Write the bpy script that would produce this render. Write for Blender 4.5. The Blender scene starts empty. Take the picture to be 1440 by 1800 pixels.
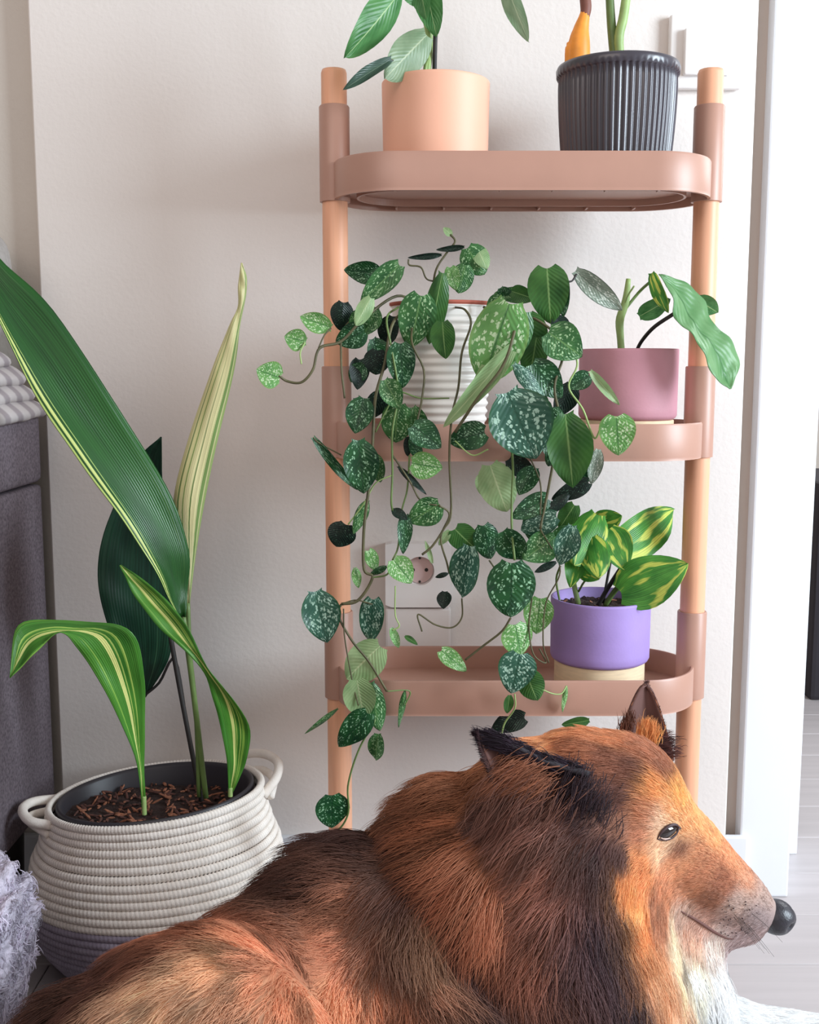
import bpy, bmesh, math, random
import numpy as np
from mathutils import Vector, Matrix, kdtree
from mathutils.bvhtree import BVHTree
from mathutils import noise as mnoise

random.seed(7); rng = np.random.default_rng(7)
C = bpy.context.scene.collection
PI = math.pi
# ------------------------------------------------------------------ camera, world, lights, exposure
F = 1900.0; CAMY = -1.52; H = 0.777
PITCH = math.atan(250.0 / F)
cd = bpy.data.cameras.new('camera'); cam = bpy.data.objects.new('camera', cd); C.objects.link(cam)
cd.sensor_fit = 'HORIZONTAL'; cd.sensor_width = 36; cd.lens = F / 1440 * 36
cd.clip_start = 0.05
cam.location = (0, CAMY, H); cam.rotation_euler = (PI / 2 - PITCH, 0, 0)
sc = bpy.context.scene; sc.camera = cam
sc.view_settings.view_transform = 'Standard'; sc.view_settings.look = 'None'
sc.view_settings.gamma = 1; sc.view_settings.use_curve_mapping = False
sc.view_settings.exposure = 0.0
w = bpy.data.worlds.new('world'); sc.world = w; w.use_nodes = True
w.node_tree.nodes['Background'].inputs[0].default_value = (1.0, 0.95, 0.93, 1)
w.node_tree.nodes['Background'].inputs[1].default_value = 0.56
def area_light(name, loc, target, sx, sy, power, col):
    l = bpy.data.lights.new(name, 'AREA'); l.shape = 'RECTANGLE'; l.size = sx; l.size_y = sy
    l.energy = power; l.color = col
    o = bpy.data.objects.new(name, l); C.objects.link(o); o.location = loc
    o.rotation_euler = (Vector(target) - Vector(loc)).to_track_quat('-Z', 'Y').to_euler()
    return o
area_light('window_daylight', (2.25, -1.2, 1.35), (0.1, -0.1, 0.6), 0.85, 1.2, 96, (0.78, 0.905, 1.0))
area_light('fill_next_room', (2.4, 1.6, 1.9), (1.0, 1.2, 0.0), 0.9, 1.1, 30, (0.92, 0.96, 1.0))  # added fill to brighten the far wall, no window known there
area_light('fill_warm_room', (-0.9, -2.6, 2.1), (0.0, -0.3, 0.4), 1.6, 1.2, 18, (1.0, 0.87, 0.80))  # added warm soft fill from behind the camera, not a real lamp

FWD = Vector((0, math.cos(PITCH), -math.sin(PITCH))); UP = Vector((0, math.sin(PITCH), math.cos(PITCH)))
CAM = Vector((0, CAMY, H))
def ray(x, y):
    return Vector((1, 0, 0)) * ((x - 720) / F) + UP * (-(y - 900) / F) + FWD
def at(x, y, Y):
    d = ray(x, y)
    return CAM + d * ((Y - CAMY) / d.y)
def pxm(x, y, Y):           # metres per photo pixel there
    return (at(x, y, Y) - CAM).dot(FWD) / F
# ------------------------------------------------------------------ materials
def lin(c):
    r = []
    for v in c[:3]:
        v = v / 255.0
        r.append(v / 12.92 if v <= 0.04045 else ((v + 0.055) / 1.055) ** 2.4)
    return (r[0], r[1], r[2], 1)
class NT:
    def __init__(s, name):
        s.m = bpy.data.materials.new(name); s.m.use_nodes = True
        s.t = s.m.node_tree; s.b = s.t.nodes['Principled BSDF']; s.out = s.t.nodes['Material Output']
    def n(s, typ, **kw):
        nd = s.t.nodes.new(typ)
        for k, v in kw.items():
            if k.startswith('i_'):
                nd.inputs[k[2:].replace('_', ' ')].default_value = v
            else: setattr(nd, k, v)
        return nd
    def l(s, a, b): s.t.links.new(a, b)
    def ramp(s, fac, stops, interp='LINEAR'):
        r = s.n('ShaderNodeValToRGB'); r.color_ramp.interpolation = interp
        e = r.color_ramp.elements
        while len(e) > len(stops): e.remove(e[-1])
        while len(e) < len(stops): e.new(1.0)
        for q, (p, c) in zip(e, stops): q.position = p; q.color = c
        s.l(fac, r.inputs[0]); return r.outputs[0]
    def mix(s, fac, a, b, mode='MIX'):
        m = s.n('ShaderNodeMix', data_type='RGBA', blend_type=mode)
        for sock, v in ((m.inputs[0], fac), (m.inputs[6], a), (m.inputs[7], b)):
            if hasattr(v, 'links'): s.l(v, sock)
            else: sock.default_value = v
        return m.outputs[2]
    def math(s, op, a, b=None):
        m = s.n('ShaderNodeMath', operation=op)
        for i, v in enumerate((a, b)):
            if v is None: continue
            if hasattr(v, 'links'): s.l(v, m.inputs[i])
            else: m.inputs[i].default_value = v
        return m.outputs[0]
    def bump(s, h, st=0.3, dist=0.002):
        b = s.n('ShaderNodeBump'); b.inputs['Strength'].default_value = st; b.inputs['Distance'].default_value = dist
        s.l(h, b.inputs['Height']); s.l(b.outputs[0], s.b.inputs['Normal'])
def simple(name, col, rough=0.5, var=0.08, scale=30, bump=0.0, bscale=200, bdist=0.001, spec=0.5, stretch=(1, 1, 1), metallic=0):
    k = NT(name); tc = k.n('ShaderNodeTexCoord'); mp = k.n('ShaderNodeMapping'); mp.inputs['Scale'].default_value = stretch
    k.l(tc.outputs['Object'], mp.inputs[0])
    nz = k.n('ShaderNodeTexNoise', i_Scale=scale, i_Detail=4.0); k.l(mp.outputs[0], nz.inputs['Vector'])
    c = lin(col); d = tuple(v * (1 - var) for v in c[:3]) + (1,); u = tuple(min(1, v * (1 + var)) for v in c[:3]) + (1,)
    k.l(k.ramp(nz.outputs[0], [(0.3, d), (0.7, u)]), k.b.inputs['Base Color'])
    k.b.inputs['Roughness'].default_value = rough; k.b.inputs['Specular IOR Level'].default_value = spec
    k.b.inputs['Metallic'].default_value = metallic
    if bump:
        nb = k.n('ShaderNodeTexNoise', i_Scale=bscale, i_Detail=3.0); k.l(mp.outputs[0], nb.inputs['Vector'])
        k.bump(nb.outputs[0], bump, bdist)
    return k.m
MAT = {}
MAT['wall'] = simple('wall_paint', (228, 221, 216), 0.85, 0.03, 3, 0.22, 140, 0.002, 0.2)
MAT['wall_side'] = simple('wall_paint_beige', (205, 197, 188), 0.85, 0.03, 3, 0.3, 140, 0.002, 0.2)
MAT['trim'] = simple('trim_white', (226, 228, 232), 0.45, 0.02, 4, 0.05, 60)
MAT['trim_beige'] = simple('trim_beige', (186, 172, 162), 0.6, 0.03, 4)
MAT['floor'] = simple('floor_plank_grey', (184, 176, 176), 0.42, 0.06, 9, 0.08, 60, 0.001, 0.4, (0.25, 6, 1))
MAT['floor_base'] = simple('floor_base', (120, 112, 108), 0.8)
MAT['tray'] = simple('tray_powder_coat', (177, 135, 118), 0.42, 0.03, 20, 0.04, 400)
MAT['wood'] = simple('pole_beech', (228, 168, 134), 0.45, 0.10, 40, 0.06, 80, 0.0005, 0.4, (3, 3, 0.15))
MAT['peach'] = simple('pot_peach', (236, 178, 150), 0.55, 0.03, 12, 0.05, 300)
MAT['pink'] = simple('pot_pink', (196, 140, 152), 0.6, 0.05, 25, 0.15, 300)
MAT['lilac'] = simple('pot_lilac', (158, 134, 196), 0.6, 0.05, 25, 0.15, 300)
MAT['whitepot'] = simple('pot_white', (238, 232, 226), 0.35, 0.03, 12)
MAT['terracotta'] = simple('terracotta_rim', (176, 92, 74), 0.7, 0.1, 40)
MAT['cork'] = simple('pale_wood_base', (226, 204, 170), 0.6, 0.08, 60, 0.05, 90, 0.0005, 0.4, (1, 1, 6))
MAT['darkpot'] = simple('pot_charcoal', (64, 60, 68), 0.3, 0.05, 20, 0.03, 300, 0.0005, 0.6)
MAT['blackpot'] = simple('pot_black_plastic', (50, 47, 52), 0.45, 0.1, 20)
MAT['plate'] = simple('switch_plastic', (236, 232, 230), 0.35, 0.01, 5)
MAT['hole'] = simple('socket_hole', (40, 34, 34), 0.6)
MAT['socket_in'] = simple('socket_inner', (214, 186, 184), 0.4)
MAT['sofa'] = simple('sofa_fabric', (112, 102, 108), 0.95, 0.35, 260, 0.6, 500, 0.001, 0.1)
MAT['dark'] = simple('dark_void', (40, 34, 40), 0.8)
MAT['stem'] = simple('stem_green', (98, 122, 66), 0.5, 0.15, 50)
MAT['stem_pale'] = simple('stem_pale_green', (150, 176, 108), 0.5, 0.15, 50)
MAT['vine'] = simple('vine_brown_green', (82, 78, 50), 0.6, 0.3, 60)
MAT['stem_dark'] = simple('stem_dark', (38, 34, 32), 0.6, 0.2, 60)
MAT['orange'] = simple('orange_sheath', (238, 150, 52), 0.5, 0.15, 50)
MAT['brown'] = simple('brown_sheath', (120, 72, 60), 0.6, 0.2, 50)
MAT['soil'] = simple('soil', (52, 36, 32), 0.95, 0.5, 120, 1.0, 200, 0.004)
MAT['chip'] = simple('bark_chip', (150, 98, 74), 0.9, 0.4, 200)
MAT['chip_dark'] = simple('bark_chip_dark', (84, 52, 44), 0.9, 0.4, 200)

def leaf_mat(name, base, dark=None, speck=None, amount=0.0, sscale=9.0, vein=None, stripes=None, rough=0.35, trans=0.22, edge=None, veinw=0.035, bands=()):
    """UV: u across 0..1 (midrib 0.5), v along 0..1."""
    k = NT(name); uv = k.n('ShaderNodeUVMap'); uv.uv_map = 'UVMap'
    oi = k.n('ShaderNodeObjectInfo')
    off = k.n('ShaderNodeVectorMath', operation='ADD'); cmb = k.n('ShaderNodeCombineXYZ')
    r1 = k.math('MULTIPLY', oi.outputs['Random'], 37.0); k.l(r1, cmb.inputs[0]); k.l(r1, cmb.inputs[1])
    k.l(uv.outputs[0], off.inputs[0]); k.l(cmb.outputs[0], off.inputs[1])
    nz = k.n('ShaderNodeTexNoise', i_Scale=3.0, i_Detail=3.0); k.l(off.outputs[0], nz.inputs['Vector'])
    dark = dark or tuple(v * 0.7 for v in base)
    col = k.ramp(nz.outputs[0], [(0.3, lin(dark)), (0.7, lin(base))])
    sep = k.n('ShaderNodeSeparateXYZ'); k.l(uv.outputs[0], sep.inputs[0])
    au = k.math('ABSOLUTE', k.math('SUBTRACT', sep.outputs[0], 0.5))
    if stripes:
        mp = k.n('ShaderNodeMapping'); mp.inputs['Scale'].default_value = (stripes[1], stripes[3] if len(stripes) > 3 else 0.45, 1); mp.inputs['Rotation'].default_value = (0, 0, 0.5 if len(stripes) > 3 else 0); k.l(off.outputs[0], mp.inputs[0])
        n2 = k.n('ShaderNodeTexNoise', i_Scale=1.0, i_Detail=2.0); k.l(mp.outputs[0], n2.inputs['Vector'])
        f = k.ramp(n2.outputs[0], [(stripes[2], (0, 0, 0, 1)), (stripes[2] + 0.07, (1, 1, 1, 1))])
        col = k.mix(f, col, lin(stripes[0]))
        mp2 = k.n('ShaderNodeMapping'); mp2.inputs['Scale'].default_value = (46, 0.6, 1); k.l(off.outputs[0], mp2.inputs[0])
        n3 = k.n('ShaderNodeTexNoise', i_Scale=1.0, i_Detail=1.0); k.l(mp2.outputs[0], n3.inputs['Vector'])
        g = k.ramp(n3.outputs[0], [(0.35, (0.72, 0.72, 0.72, 1)), (0.65, (1.12, 1.12, 1.12, 1))])
        col = k.mix(1.0, col, g, 'MULTIPLY')
    for (u0, u1, bc) in bands:
        m1 = k.math('GREATER_THAN', sep.outputs[0], u0); m2 = k.math('LESS_THAN', sep.outputs[0], u1)
        col = k.mix(k.math('MULTIPLY', m1, m2), col, lin(bc))
    if speck:
        vo = k.n('ShaderNodeTexVoronoi', i_Scale=sscale); vo.feature = 'F1'
        dn = k.n('ShaderNodeTexNoise', i_Scale=14.0, i_Detail=2.0); k.l(off.outputs[0], dn.inputs['Vector'])
        dm = k.n('ShaderNodeVectorMath', operation='MULTIPLY_ADD'); k.l(dn.outputs['Color'], dm.inputs[0])
        dm.inputs[1].default_value = (0.09, 0.09, 0); k.l(off.outputs[0], dm.inputs[2]); k.l(dm.outputs[0], vo.inputs['Vector'])
        sz = k.n('ShaderNodeSeparateXYZ'); k.l(vo.outputs['Color'], sz.inputs[0])
        thr = k.math('MULTIPLY', sz.outputs[0], amount)
        d = k.math('SUBTRACT', thr, vo.outputs['Distance'])
        f = k.ramp(d, [(0.0, (0, 0, 0, 1)), (0.06, (1, 1, 1, 1))])
        # keep a clear midrib and rim
        msk = k.ramp(au, [(0.0, (0, 0, 0, 1)), (0.05, (1, 1, 1, 1)), (0.40, (1, 1, 1, 1)), (0.47, (0, 0, 0, 1))])
        f = k.mix(1.0, f, msk, 'MULTIPLY')
        col = k.mix(f, col, lin(speck))
    if vein:
        f = k.ramp(au, [(0.0, (1, 1, 1, 1)), (veinw, (0, 0, 0, 1))]); col = k.mix(f, col, lin(vein))
    if edge:
        f = k.ramp(au, [(0.44, (0, 0, 0, 1)), (0.48, (1, 1, 1, 1))]); col = k.mix(f, col, lin(edge))
    k.l(col, k.b.inputs['Base Color']); k.b.inputs['Roughness'].default_value = rough
    k.b.inputs['Specular IOR Level'].default_value = 0.35
    # side veins as relief
    wv = k.n('ShaderNodeMath', operation='SINE'); a = k.math('ADD', k.math('MULTIPLY', sep.outputs[1], 70.0), k.math('MULTIPLY', au, -50.0))
    if stripes: a = k.math('MULTIPLY', sep.outputs[0], 160.0)
    k.l(a, wv.inputs[0]); k.bump(wv.outputs[0], 0.25, 0.0006)
    tr = k.n('ShaderNodeBsdfTranslucent'); k.l(col, tr.inputs[0])
    mx = k.n('ShaderNodeMixShader'); mx.inputs[0].default_value = trans
    k.l(k.b.outputs[0], mx.inputs[1]); k.l(tr.outputs[0], mx.inputs[2]); k.l(mx.outputs[0], k.out.inputs[0])
    return k.m
LM = {
 'D': leaf_mat('leaf_dark_speckled', (38, 88, 46), (22, 60, 38), (140, 182, 146), 0.55, 17, vein=(24, 60, 36), trans=0.1),
 'M': leaf_mat('leaf_mid_speckled', (70, 120, 64), (44, 88, 50), (164, 198, 150), 0.58, 17, vein=(110, 150, 90)),
 'S': leaf_mat('leaf_silver_speckled', (62, 104, 84), (40, 78, 64), (160, 192, 172), 0.7, 18, vein=(36, 74, 56), edge=(44, 90, 60)),
 'L': leaf_mat('leaf_light_speckled', (118, 172, 96), (90, 144, 80), (196, 222, 178), 0.7, 17, vein=(60, 110, 60), edge=(120, 160, 90)),
 'P': leaf_mat('leaf_pale_underside', (166, 192, 140), (136, 168, 116), vein=(196, 212, 164), trans=0.3),
 'G': leaf_mat('leaf_plain_green', (72, 118, 56), (48, 92, 46), vein=(140, 176, 110), trans=0.3),
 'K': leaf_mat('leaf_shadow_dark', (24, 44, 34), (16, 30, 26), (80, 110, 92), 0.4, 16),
 'W': leaf_mat('leaf_grey_silver', (150, 164, 148), (120, 136, 122), (204, 212, 200), 0.7, 18, vein=(96, 110, 98), edge=(90, 104, 92)),
 'philo': leaf_mat('leaf_philodendron', (92, 148, 88), (58, 112, 60), vein=(180, 208, 150), trans=0.3, veinw=0.025),
 'philo_grey': leaf_mat('leaf_philodendron_grey', (150, 172, 140), (118, 146, 112), vein=(190, 204, 170), trans=0.3),
 'philo_dark': leaf_mat('leaf_philodendron_dark', (66, 92, 76), (46, 70, 58), vein=(110, 130, 110)),
 'monst': leaf_mat('leaf_lobed_green', (130, 172, 120), (92, 144, 88), vein=(70, 120, 70), trans=0.3),
 'pothos': leaf_mat('leaf_pothos_variegated', (92, 164, 66), (52, 122, 48), stripes=((206, 218, 100), 4.6, 0.53, 1.9), trans=0.25),
 'asp_dark': leaf_mat('leaf_strap_dark', (36, 88, 40), (26, 64, 38), stripes=((110, 150, 84), 10.0, 0.66), trans=0.12),
 'asp_deep': leaf_mat('leaf_strap_deep', (30, 68, 48), (20, 46, 36), stripes=((80, 124, 90), 9.0, 0.62), trans=0.1),
 'asp_edge': leaf_mat('leaf_strap_edge', (42, 94, 38), (28, 68, 30), bands=((0.0, 0.035, (176, 196, 110)), (0.07, 0.12, (196, 206, 124)), (0.16, 0.175, (150, 176, 96))), stripes=((96, 138, 70), 9.0, 0.66), trans=0.12),
 'asp_yellow': leaf_mat('leaf_strap_yellow', (234, 226, 176), (216, 212, 150), bands=((0.80, 0.90, (120, 148, 84)), (0.93, 1.0, (150, 168, 104)), (0.30, 0.34, (130, 152, 88))), stripes=((118, 144, 84), 10.0, 0.60), trans=0.2),
 'asp_light': leaf_mat('leaf_strap_light', (92, 156, 58), (62, 124, 44), bands=((0.40, 0.50, (222, 226, 140)), (0.54, 0.565, (190, 210, 110)), (0.66, 0.70, (168, 200, 96))), stripes=((150, 196, 84), 8.0, 0.55), trans=0.2),
}
# ------------------------------------------------------------------ mesh helpers
def empty(name, loc, label=None, cat=None, group=None, rz=0):
    o = bpy.data.objects.new(name, None); C.objects.link(o); o.location = loc; o.rotation_euler = (0, 0, rz)
    o.empty_display_size = 0.02
    tag(o, label, cat, group); return o
def tag(o, label=None, cat=None, group=None, kind=None):
    if label: o['label'] = label
    if cat: o['category'] = cat
    if group: o['group'] = group
    if kind: o['kind'] = kind
    return o
def link(name, me, mat, parent=None, smooth=True):
    o = bpy.data.objects.new(name, me); C.objects.link(o)
    if mat is not None and not me.materials: me.materials.append(mat)
    if smooth: me.shade_smooth()
    if parent is not None:
        bpy.context.view_layer.update()
        o.parent = parent; o.matrix_parent_inverse = parent_inv(parent)
    return o
def parent_inv(p):
    m = Matrix.LocRotScale(p.location, p.rotation_euler, p.scale)
    if p.parent is not None: m = Matrix.LocRotScale(p.parent.location, p.parent.rotation_euler, p.parent.scale) if False else m
    return WM(p).inverted()
def WM(p):
    m = Matrix.LocRotScale(p.location, p.rotation_euler, p.scale)
    if p.parent is not None: return WM(p.parent) @ p.matrix_parent_inverse @ m
    return m
def obj(name, bm, mat, parent=None, smooth=True):
    me = bpy.data.meshes.new(name); bm.normal_update(); bm.to_mesh(me); bm.free()
    return link(name, me, mat, parent, smooth)
def pyd(name, vs, fs, mat, parent=None, smooth=True):
    me = bpy.data.meshes.new(name); me.from_pydata([tuple(v) for v in vs], [], fs); me.update()
    return link(name, me, mat, parent, smooth)
def box_bm(x0, x1, y0, y1, z0, z1, bev=0.0, seg=2, bm=None):
    b = bmesh.new(); r = bmesh.ops.create_cube(b, size=1)
    for v in b.verts: v.co = Vector(((x0 + x1) / 2 + v.co.x * (x1 - x0), (y0 + y1) / 2 + v.co.y * (y1 - y0), (z0 + z1) / 2 + v.co.z * (z1 - z0)))
    if bev: bmesh.ops.bevel(b, geom=b.edges[:], offset=bev, segments=seg, profile=0.6, affect='EDGES')
    if bm is None: return b
    me = bpy.data.meshes.new('t'); b.to_mesh(me); b.free(); bm.from_mesh(me); bpy.data.meshes.remove(me); return bm
def lathe(profile, segs=64, cx=0, cy=0, rfun=None):
    """profile list of (r,z)"""
    vs = []; fs = []; n = len(profile)
    for r, z in profile:
        for i in range(segs):
            a = 2 * PI * i / segs; rr = r if rfun is None else rfun(r, z, a)
            vs.append((cx + rr * math.cos(a), cy + rr * math.sin(a), z))
    for j in range(n - 1):
        for i in range(segs):
            a = j * segs + i; b = j * segs + (i + 1) % segs
            fs.append((a, b, b + segs, a + segs))
    if profile[0][0] < 1e-4 or True:
        if profile[0][0] > 1e-4: fs.append(tuple(range(segs))[::-1])
    return vs, fs
def catmull(pts, n):
    P = [Vector(p) for p in pts]
    if len(P) == 2: return [P[0].lerp(P[1], i / (n - 1)) for i in range(n)]
    Q = [P[0] * 2 - P[1]] + P + [P[-1] * 2 - P[-2]]
    out = []; m = len(P) - 1
    for i in range(n):
        t = i / (n - 1) * m; k = min(int(t), m - 1); u = t - k
        a, b, c, d = Q[k:k + 4]
        out.append(0.5 * ((2 * b) + (c - a) * u + (2 * a - 5 * b + 4 * c - d) * u * u + (3 * b - a - 3 * c + d) * u ** 3))
    return out
def tube(pts, rad, n=24, sides=7, name='stem', mat=None, parent=None, cap=True):
    """rad: number or list interpolated along"""
    S = catmull(pts, n); vs = []; fs = []
    T = [(S[min(i + 1, n - 1)] - S[max(i - 1, 0)]).normalized() for i in range(n)]
    nrm = T[0].orthogonal().normalized()
    for i in range(n):
        nrm = (nrm - T[i] * nrm.dot(T[i])).normalized(); bn = T[i].cross(nrm)
        if isinstance(rad, (list, tuple)):
            q = i / (n - 1) * (len(rad) - 1); k = min(int(q), len(rad) - 2); r = rad[k] + (rad[k + 1] - rad[k]) * (q - k)
        else: r = rad
        for s in range(sides):
            a = 2 * PI * s / sides; vs.append(S[i] + nrm * (math.cos(a) * r) + bn * (math.sin(a) * r))
    for i in range(n - 1):
        for s in range(sides):
            a = i * sides + s; b = i * sides + (s + 1) % sides; fs.append((a, b, b + sides, a + sides))
    if cap: fs.append(tuple(range(sides))[::-1]); fs.append(tuple(range((n - 1) * sides, n * sides)))
    return pyd(name, vs, fs, mat, parent)
def px_path(pts):   # (x, y, Y) photo position and distance from the wall
    return [at(*p) for p in pts]
# ------------------------------------------------------------------ leaves
def leaf_mesh(name, cup=0.12, droop=0.1, wave=0.02, lobe=0.10, peak=0.36, acum=0.8, twist=0.0, nu=8, nv=12, thick=0.006):
    vs = []; uvs = []; fs = []
    p = peak; qexp = acum; pexp = qexp * p / (1 - p)
    mx = (p ** pexp) * ((1 - p) ** qexp)
    for j in range(nv + 1):
        t = j / nv; tt = 0.5 - 0.5 * math.cos(PI * t) if True else t
        tt = 0.35 * t + 0.65 * tt
        hw = 0.5 * (max(tt, 0) ** pexp) * (max(1 - tt, 0) ** qexp) / mx
        if j == 0: hw = 0.20
        for i in range(nu + 1):
            u = i / nu * 2 - 1
            x = u * hw; y = tt - lobe * abs(u) ** 1.6 * (1 - tt) ** 5 * 0.6
            z = cup * (abs(x) * 2) ** 1.6 * 0.5 - droop * tt * tt + wave * math.sin(tt * 9 + u * 2.0) * abs(u) + twist * x * tt
            vs.append((x, y, z)); uvs.append((i / nu, tt))
    W = nu + 1
    for j in range(nv):
        for i in range(nu):
            a = j * W + i; fs.append((a, a + 1, a + 1 + W, a + W))
    me = bpy.data.meshes.new(name); me.from_pydata(vs, [], fs); me.update()
    ul = me.uv_layers.new(name='UVMap')
    for lp in me.loops: ul.data[lp.index].uv = uvs[lp.vertex_index]
    me.shade_smooth()
    return me
LEAVES = [leaf_mesh('heart_a', 0.16, 0.10, 0.02), leaf_mesh('heart_b', 0.05, 0.22, 0.03, 0.13, 0.34, 0.75), leaf_mesh('heart_c', -0.14, 0.16, 0.02, 0.12, 0.4, 0.7, 0.3), leaf_mesh('heart_d', 0.25, 0.05, 0.03, 0.08, 0.42, 0.85, -0.3)]
LONG = [leaf_mesh('long_a', 0.12, 0.12, 0.02, 0.04, 0.42, 0.75), leaf_mesh('long_b', -0.1, 0.2, 0.02, 0.05, 0.45, 0.8, 0.2)]
_mcache = {}
def with_mat(me, mat):
    key = (me.name, mat.name)
    if key not in _mcache:
        m = me.copy(); m.materials.clear(); m.materials.append(mat); _mcache[key] = m
    return _mcache[key]
def place_leaf(base, tip, width, me, mat, parent, roll=0.0, name='leaf'):
    """base, tip world vectors, width in metres"""
    ax = tip - base; L = ax.length; y = ax.normalized()
    mid = (base + tip) / 2; n = (CAM - mid).normalized(); n = (n - y * n.dot(y)).normalized()
    n = Matrix.Rotation(roll, 3, y) @ n; x = y.cross(n).normalized()
    M = Matrix(((x.x * width, y.x * L, n.x * L, base.x), (x.y * width, y.y * L, n.y * L, base.y), (x.z * width, y.z * L, n.z * L, base.z), (0, 0, 0, 1)))
    o = bpy.data.objects.new(name, with_mat(me, mat)); C.objects.link(o)
    if parent is not None:
        o.parent = parent; o.matrix_parent_inverse = WM(parent).inverted()
    o.matrix_basis = M
    return o
def strip_leaf(left, right, mat, parent, n=44, nu=8, fold=0.006, name='leaf', thick=0.0008):
    """left/right: lists of (x,y,Y): the two edges of a strap leaf in order from base to tip"""
    L = catmull([at(*p) for p in left], n); R = catmull([at(*p) for p in right], n)
    vs = []; uvs = []; fs = []
    for j in range(n):
        ac = (R[j] - L[j]); wdt = ac.length
        tng = ((L[min(j + 1, n - 1)] + R[min(j + 1, n - 1)]) - (L[max(j - 1, 0)] + R[max(j - 1, 0)]))
        nm = tng.cross(ac); nm = nm.normalized() if nm.length > 1e-9 else Vector((0, -1, 0))
        if nm.y > 0: nm = -nm
        for i in range(nu + 1):
            u = i / nu; s = 1 - (2 * u - 1) ** 2
            p = L[j].lerp(R[j], u) - nm * (fold * s * min(1, wdt / 0.03)) + nm * 0.0009 * math.sin(j * 0.9 + u * 7) * (1 if 0 < j < n - 1 else 0)
            vs.append(p); uvs.append((u, j / (n - 1)))
    W = nu + 1
    for j in range(n - 1):
        for i in range(nu):
            a = j * W + i; fs.append((a, a + 1, a + 1 + W, a + W))
    me = bpy.data.meshes.new(name); me.from_pydata([tuple(v) for v in vs], [], fs); me.update()
    ul = me.uv_layers.new(name='UVMap')
    for lp in me.loops: ul.data[lp.index].uv = uvs[lp.vertex_index]
    o = link(name, me, mat, parent)
    sm = o.modifiers.new('solid', 'SOLIDIFY'); sm.thickness = thick; sm.offset = 0
    return o
# ------------------------------------------------------------------ setting
XL = at(105, 1300, 0).x                     # where the white wall ends on the left
XR = at(1317, 450, 0).x                     # groove on the right
XR2 = at(1343, 450, 0).x
XC = at(1417, 900, 0).x                     # right edge of casing
def struct(o): o['kind'] = 'structure'; return o
struct(obj('wall_back', box_bm(XL, XR, 0, 0.14, 0, 2.5, 0.002, 1), MAT['wall'], None, False))
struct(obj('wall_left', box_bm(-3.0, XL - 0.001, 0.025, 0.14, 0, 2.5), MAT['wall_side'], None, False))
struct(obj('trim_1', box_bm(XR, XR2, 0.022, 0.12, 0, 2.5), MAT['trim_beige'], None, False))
casing = struct(obj('trim_2', box_bm(XR2, XC, -0.002, 0.14, 0, 2.5, 0.003, 2), MAT['trim'], None, False))
jx = at(1409, 1525, 0.10)
struct(obj('trim_3', box_bm(XC - 0.01, at(1431, 900, 0.141).x, 0.141, 0.20, 0, 2.5, 0.002, 2), MAT['trim'], None, False))
bb = struct(obj('baseboard_back', box_bm(XL, XR + 0.03, -0.010, 0.0, 0, at(600, 1471, -0.01).z, 0.003, 2), MAT['trim'], None, False))
struct(obj('baseboard_left', box_bm(-3.0, XL - 0.002, 0.012, 0.0245, 0, 0.09, 0.003, 2), MAT['trim'], None, False))
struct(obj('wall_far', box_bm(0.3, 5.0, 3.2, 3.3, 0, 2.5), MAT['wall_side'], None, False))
struct(obj('wall_right', box_bm(2.6, 2.7, -3.0, 3.2, 0, 2.5), MAT['wall'], None, False)).hide_render = True
bpy.data.objects.remove(bpy.data.objects['wall_right'])
fl = struct(obj('floor', box_bm(-3.0, 5.0, -3.5, 3.3, -0.06, -0.012), MAT['floor_base'], None, False))
PW, PL = 0.13, 1.25
pb = box_bm(-PL / 2 + 0.0008, PL / 2 - 0.0008, -PW / 2 + 0.0008, PW / 2 - 0.0008, -0.012, 0, 0.0012, 1)
pme = bpy.data.meshes.new('floor_plank'); pb.to_mesh(pme); pb.free(); pme.materials.append(MAT['floor'])
row = 0; yy = -2.2
while yy < 3.1:
    x = -1.9 + (row * 0.47) % PL
    while x < 3.4:
        if not (yy < -1.6 and (x > 2 or x < -1.3)):
            o = bpy.data.objects.new('floor_plank', pme); C.objects.link(o); o.location = (x, yy, 0); o.parent = fl
        x += PL
    yy += PW; row += 1
# dark sideboard in the next room
SBY = 0.96; sb0 = at(1424, 1232, SBY)
sbt = empty('sideboard', (sb0.x + 0.5, SBY + 0.2, 0), 'dark brown sideboard far off in the next room past the white door casing', 'sideboard')
zt = at(1424, 850, SBY).z
obj('carcass', box_bm(sb0.x, sb0.x + 1.0, SBY, SBY + 0.4, 0.0, max(zt, 0.5), 0.01, 2), MAT['dark'], sbt, False)
for q in range(3):
    h0 = 0.04 + q * (max(zt, 0.5) - 0.06) / 3
    dr = obj('drawer', box_bm(sb0.x + 0.03, sb0.x + 0.97, SBY - 0.015, SBY, h0, h0 + (max(zt, 0.5) - 0.06) / 3 - 0.02, 0.004, 2), MAT['dark'], sbt, False)
    obj('handle', box_bm(sb0.x + 0.4, sb0.x + 0.6, SBY - 0.035, SBY - 0.015, h0 + 0.08, h0 + 0.095, 0.003, 2), MAT['stem_dark'], dr, False)

# ------------------------------------------------------------------ light switch
sw0 = at(1175, 30, 0); sw1 = at(1300, 160, 0)
sw = empty('light_switch', ((sw0.x + sw1.x) / 2, 0, (sw0.z + sw1.z) / 2), 'white square light switch on the wall behind the charcoal pot', 'switch')
obj('switch_frame', box_bm(sw0.x, sw1.x, -0.012, 0, sw1.z, sw0.z, 0.004, 3), MAT['plate'], sw)
r0 = at(1198, 57, 0); r1 = at(1276, 138, 0)
b = box_bm(r0.x, r1.x, -0.021, -0.010, r1.z, r0.z, 0.003, 3)
for v in b.verts:
    if v.co.y < -0.015: v.co.y += (v.co.x - r0.x) / (r1.x - r0.x) * 0.006
obj('rocker', b, MAT['plate'], sw)
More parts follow.
